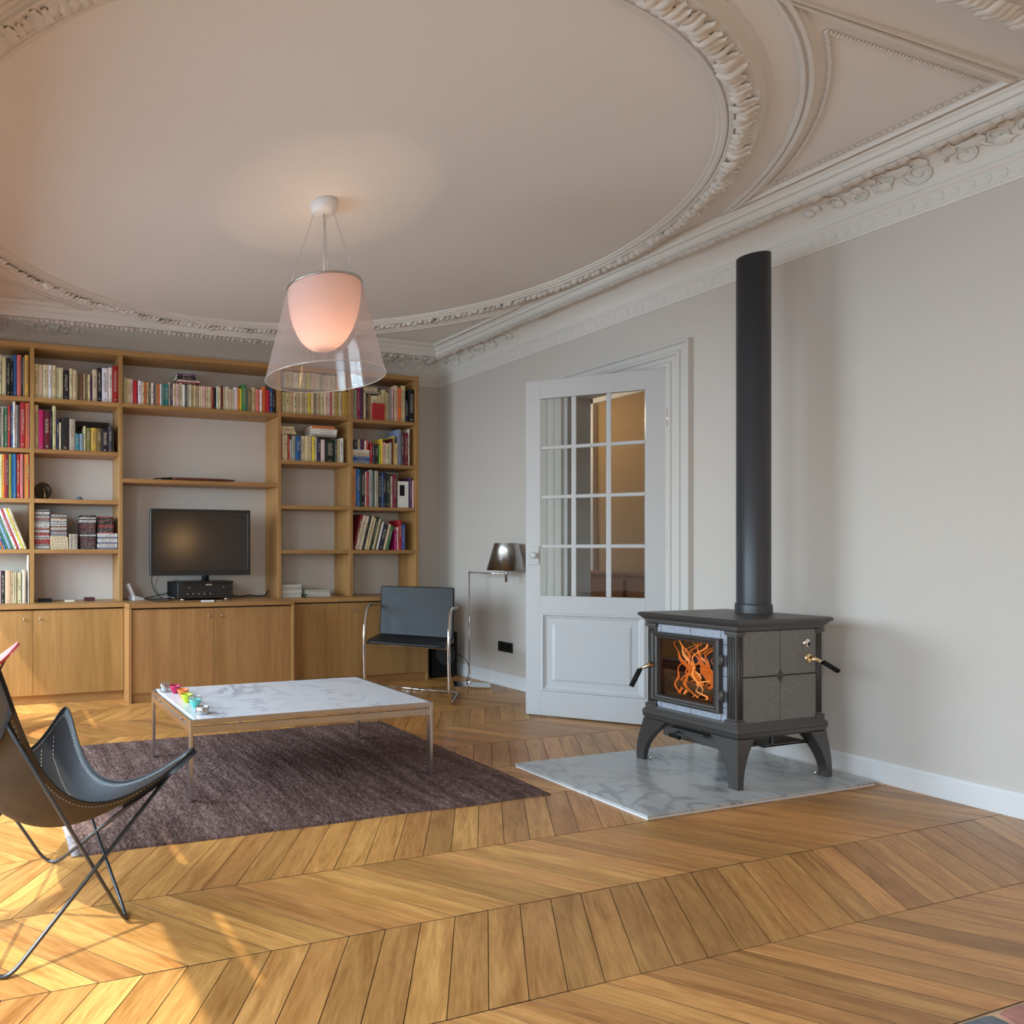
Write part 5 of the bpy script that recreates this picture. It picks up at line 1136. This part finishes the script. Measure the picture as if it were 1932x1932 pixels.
fd = MB(); e_ = [(0, 0), (0, .030), (.010, .036), (.016, .034), (.022, .026), (.030, .024), (.036, .010), (.036, -.006)]
fd.sweep([(dA, dz0), (dA, dz1), (dB, dz1), (dB, dz0)], [(-o, d) for o, d in e_], lambda a, b, d: (xf - d, a, b), closed=True); dro = fd.build('door', M['cast'], sv)
B((xf - .004, dA + .034, dz0 + .034), (xf - .001, dB - .034, dz1 - .034)).build('window', M['stoveglass'], dro)
for z in (dz0 + .07, dz1 - .13):
    hg = MB(); hg.box((xf - .034, dA - .012, z), (xf - .012, dA + .012, z + .045), 0, .003); hg.tube([(xf - .030, dA - .014, z - .006), (xf - .030, dA - .014, z + .052)], .009, 12); hg.build('hinge', M['cast'], dro)
def handle(p0, p1, p2, parent):
    h = MB().tube([p0, Vector(p0).lerp(Vector(p1), .5), p1], .008, 12, rs=[.017, .010, .007]).build('handle_neck', M['gold'], parent)
    MB().tube([p1, p2], .0115, 14).build('handle_grip', M['matblack'], parent)
handle((xf - .034, dB - .012, dz0 + .20), (xf - .075, dB + .024, dz0 + .165), (xf - .105, dB + .050, dz0 + .065), dro)
# logs and flames in the firebox
lgm = grain_mat('burning_bark', srgb(48, 34, 24), srgb(176, 160, 130), (30, 6, 30), .9)
lg = MB()
for (x, z, r_, a) in ((bx0 + .085, z0 + .045, .030, .02), (bx0 + .150, z0 + .055, .036, -.03), (bx0 + .115, z0 + .098, .028, .06)):
    lg = MB(); lg.tube([(x + .01 * sin(k) , by0 + .045 + k * (by1 - by0 - .09) / 8, z + .004 * cos(k * 2) + a * .1 * k) for k in range(9)], r_, 10, rs=[r_ * (1 + .1 * sin(k * 1.7)) for k in range(9)]); lg.build('log', lgm, sv)
f1 = emit_mat('flame_orange', (1, .24, .035), 1.25); f2 = emit_mat('flame_yellow', (1, .42, .12), 2.2)
def flame(y, x, h_, w_, m, seed):
    rf = random.Random(seed); n = 26; pts = []; rs = []; yy = y; ph = rf.uniform(0, 6)
    for k in range(n + 1):
        u = k / n; pts.append((x + .012 * sin(3 * u + ph), yy + (.012 + .030 * u) * sin(9 * u + ph) + .012 * sin(21 * u + ph * 2), z0 + .06 + h_ * u)); rs.append(.85 * w_ * (sin(pi * min(1, u * .9 + .1)) ** 1.3) * (1 + .55 * sin(13 * u + ph)) + .0005)
    MB().tube(pts, .01, 8, rs=rs, flat=.45).build('flame', m, sv, recalc=False)
cy = (by0 + by1) / 2
for i, (dy, h_, w_, m) in enumerate(((-.02, .30, .014, f1), (.0, .16, .012, f2), (.03, .36, .016, f1), (.055, .30, .010, f1), (.075, .24, .008, f1), (-.055, .22, .008, f1), (-.085, .30, .007, f1), (.02, .34, .006, f2), (.06, .32, .005, f2), (.10, .33, .012, f1), (-.045, .34, .010, f1), (.0, .38, .012, f1), (-.11, .14, .007, f1), (.04, .40, .009, f1), (-.03, .40, .008, f1), (.08, .39, .007, f2), (.115, .38, .008, f1), (-.075, .37, .006, f1), (.015, .39, .005, f2))):
    flame(cy + dy, bx0 + .09 + .012 * (i % 3), h_, w_, m, i * 7 + 3)
MB().box((bx0 + .05, by0 + .05, z0 + .016), (bx0 + .24, by1 - .05, z0 + .024), 0, .002).build('ember_bed', emit_mat('embers', (1, .22, .03), .12), sv)
# air control and thermostat on the side
MB().lathe([(.0005, -.014), (.020, -.012), (.024, -.004), (.024, 0)], 20, (bx1 - .125, by0, z1 - .075), axis='y').build('thermostat_dial', M['chrome'], sv, recalc=False)
MB().lathe([(.0005, -.016), (.010, -.016), (.012, -.010)], 14, (bx1 - .123, by0, z1 - .080), axis='y').build('dial_centre', M['black'], sv, recalc=False)
MB().lathe([(.0005, -.008), (.022, -.008), (.024, 0)], 20, (bx1 - .105, by0, z1 - .155), axis='y').build('handle_rose', M['gold'], sv, recalc=False)
handle((bx1 - .100, by0 - .008, z1 - .155), (bx1 - .065, by0 - .040, z1 - .172), (bx1 - .010, by0 - .070, z1 - .215), sv)
# legs: cabriole, broad where they meet the frame, curving in to a narrow foot
def leg(cx_, cy_, sx, sy, ox, oy):
    zt_ = zb0_ + .002; n = 9; mb = MB(); vs = []
    for k in range(n + 1):
        u = k / n; z = zt_ * (1 - u); w_ = .040 + .078 * (1 - u) ** 2.1; th = .030 + .020 * (1 - u); o = sin(u * pi * .5) ** 1.2 + .10 * sin(u * pi)
        X = cx_ + sx * ox * o; Y = cy_ + sy * oy * o
        for (a, b) in ((0, 0), (w_, 0), (w_, th), (th, th), (th, w_), (0, w_)): vs.append((X - sx * a, Y - sy * b, z))
    mb.add(vs, [[k*6+i, k*6+(i+1) % 6, k*6+6+(i+1) % 6, k*6+6+i] for k in range(n) for i in range(6)] + [[0, 1, 2, 3, 4, 5], [6*n+i for i in range(6)]]); lg_ = mb.build('leg', M['cast'], sv)
    MB().lathe([(.0005, .020), (.007, .020), (.007, .0), (.0005, 0)], 10, (cx_ + sx * (ox - .045), cy_ + sy * (oy - .045), 0)).build('levelling_screw', M['chrome'], lg_)
leg(bx0 - .012, by0 - .012, -1, -1, .0, .0); leg(bx0 - .012, by1 + .012, -1, 1, -.03, .062); leg(bx1 + .012, by0 - .012, 1, -1, .062, -.01); leg(bx1 + .012, by1 + .012, 1, 1, .05, .05)
# ash tray, lever and heat shield underneath
B((bx0 + .02, by0 + .07, zb0_ - .075), (bx0 + .26, by1 - .07, zb0_ - .005), .004).build('ash_box', M['cast'], sv)
B((bx0 - .035, cy - .09, zb0_ - .018), (bx0 + .02, cy + .09, zb0_ - .008), .002).build('ash_lip', M['cast'], sv)
MB().tube([(bx0 - .06, cy + .055, zb0_ - .045), (bx0 - .06, cy + .005, zb0_ - .047)], .010, 12).build('lever_grip', M['matblack'], sv); MB().tube([(bx0 - .06, cy + .055, zb0_ - .045), (bx0 + .04, cy + .06, zb0_ - .03)], .004, 8).build('lever', M['cast'], sv)
mb = MB(); 
for x in (bx0 + .30, bx1 - .05): mb.box((x, by0 + .03, zb0_ - .060), (x + .012, by0 + .042, zb0_))
mb.box((bx0 + .24, by0 + .03, zb0_ - .066), (bx1 - .038, by0 + .042, zb0_ - .054)); mb.box((bx0 + .24, by0 + .03, zb0_ - .066), (bx1 - .038, by1 - .05, zb0_ - .060)); mb.build('shield_bracket', M['cast'], sv)
# flue
fl2 = thing('flue_pipe', 'tall round black flue pipe rising from the stove top', 'pipe', (4.120, 2.478, .0224 + ztp))
MB().lathe([(.078, 0), (.078, .042), (.076, .050), (.073, .052), (.073, 0), (.078, 0)], 40).build('collar', M['pipe'], fl2)
MB().lathe([(.0715, .002), (.0715, 1.975), (.066, 1.975), (.066, .002), (.0715, .002)], 64).build('pipe', M['pipe'], fl2)
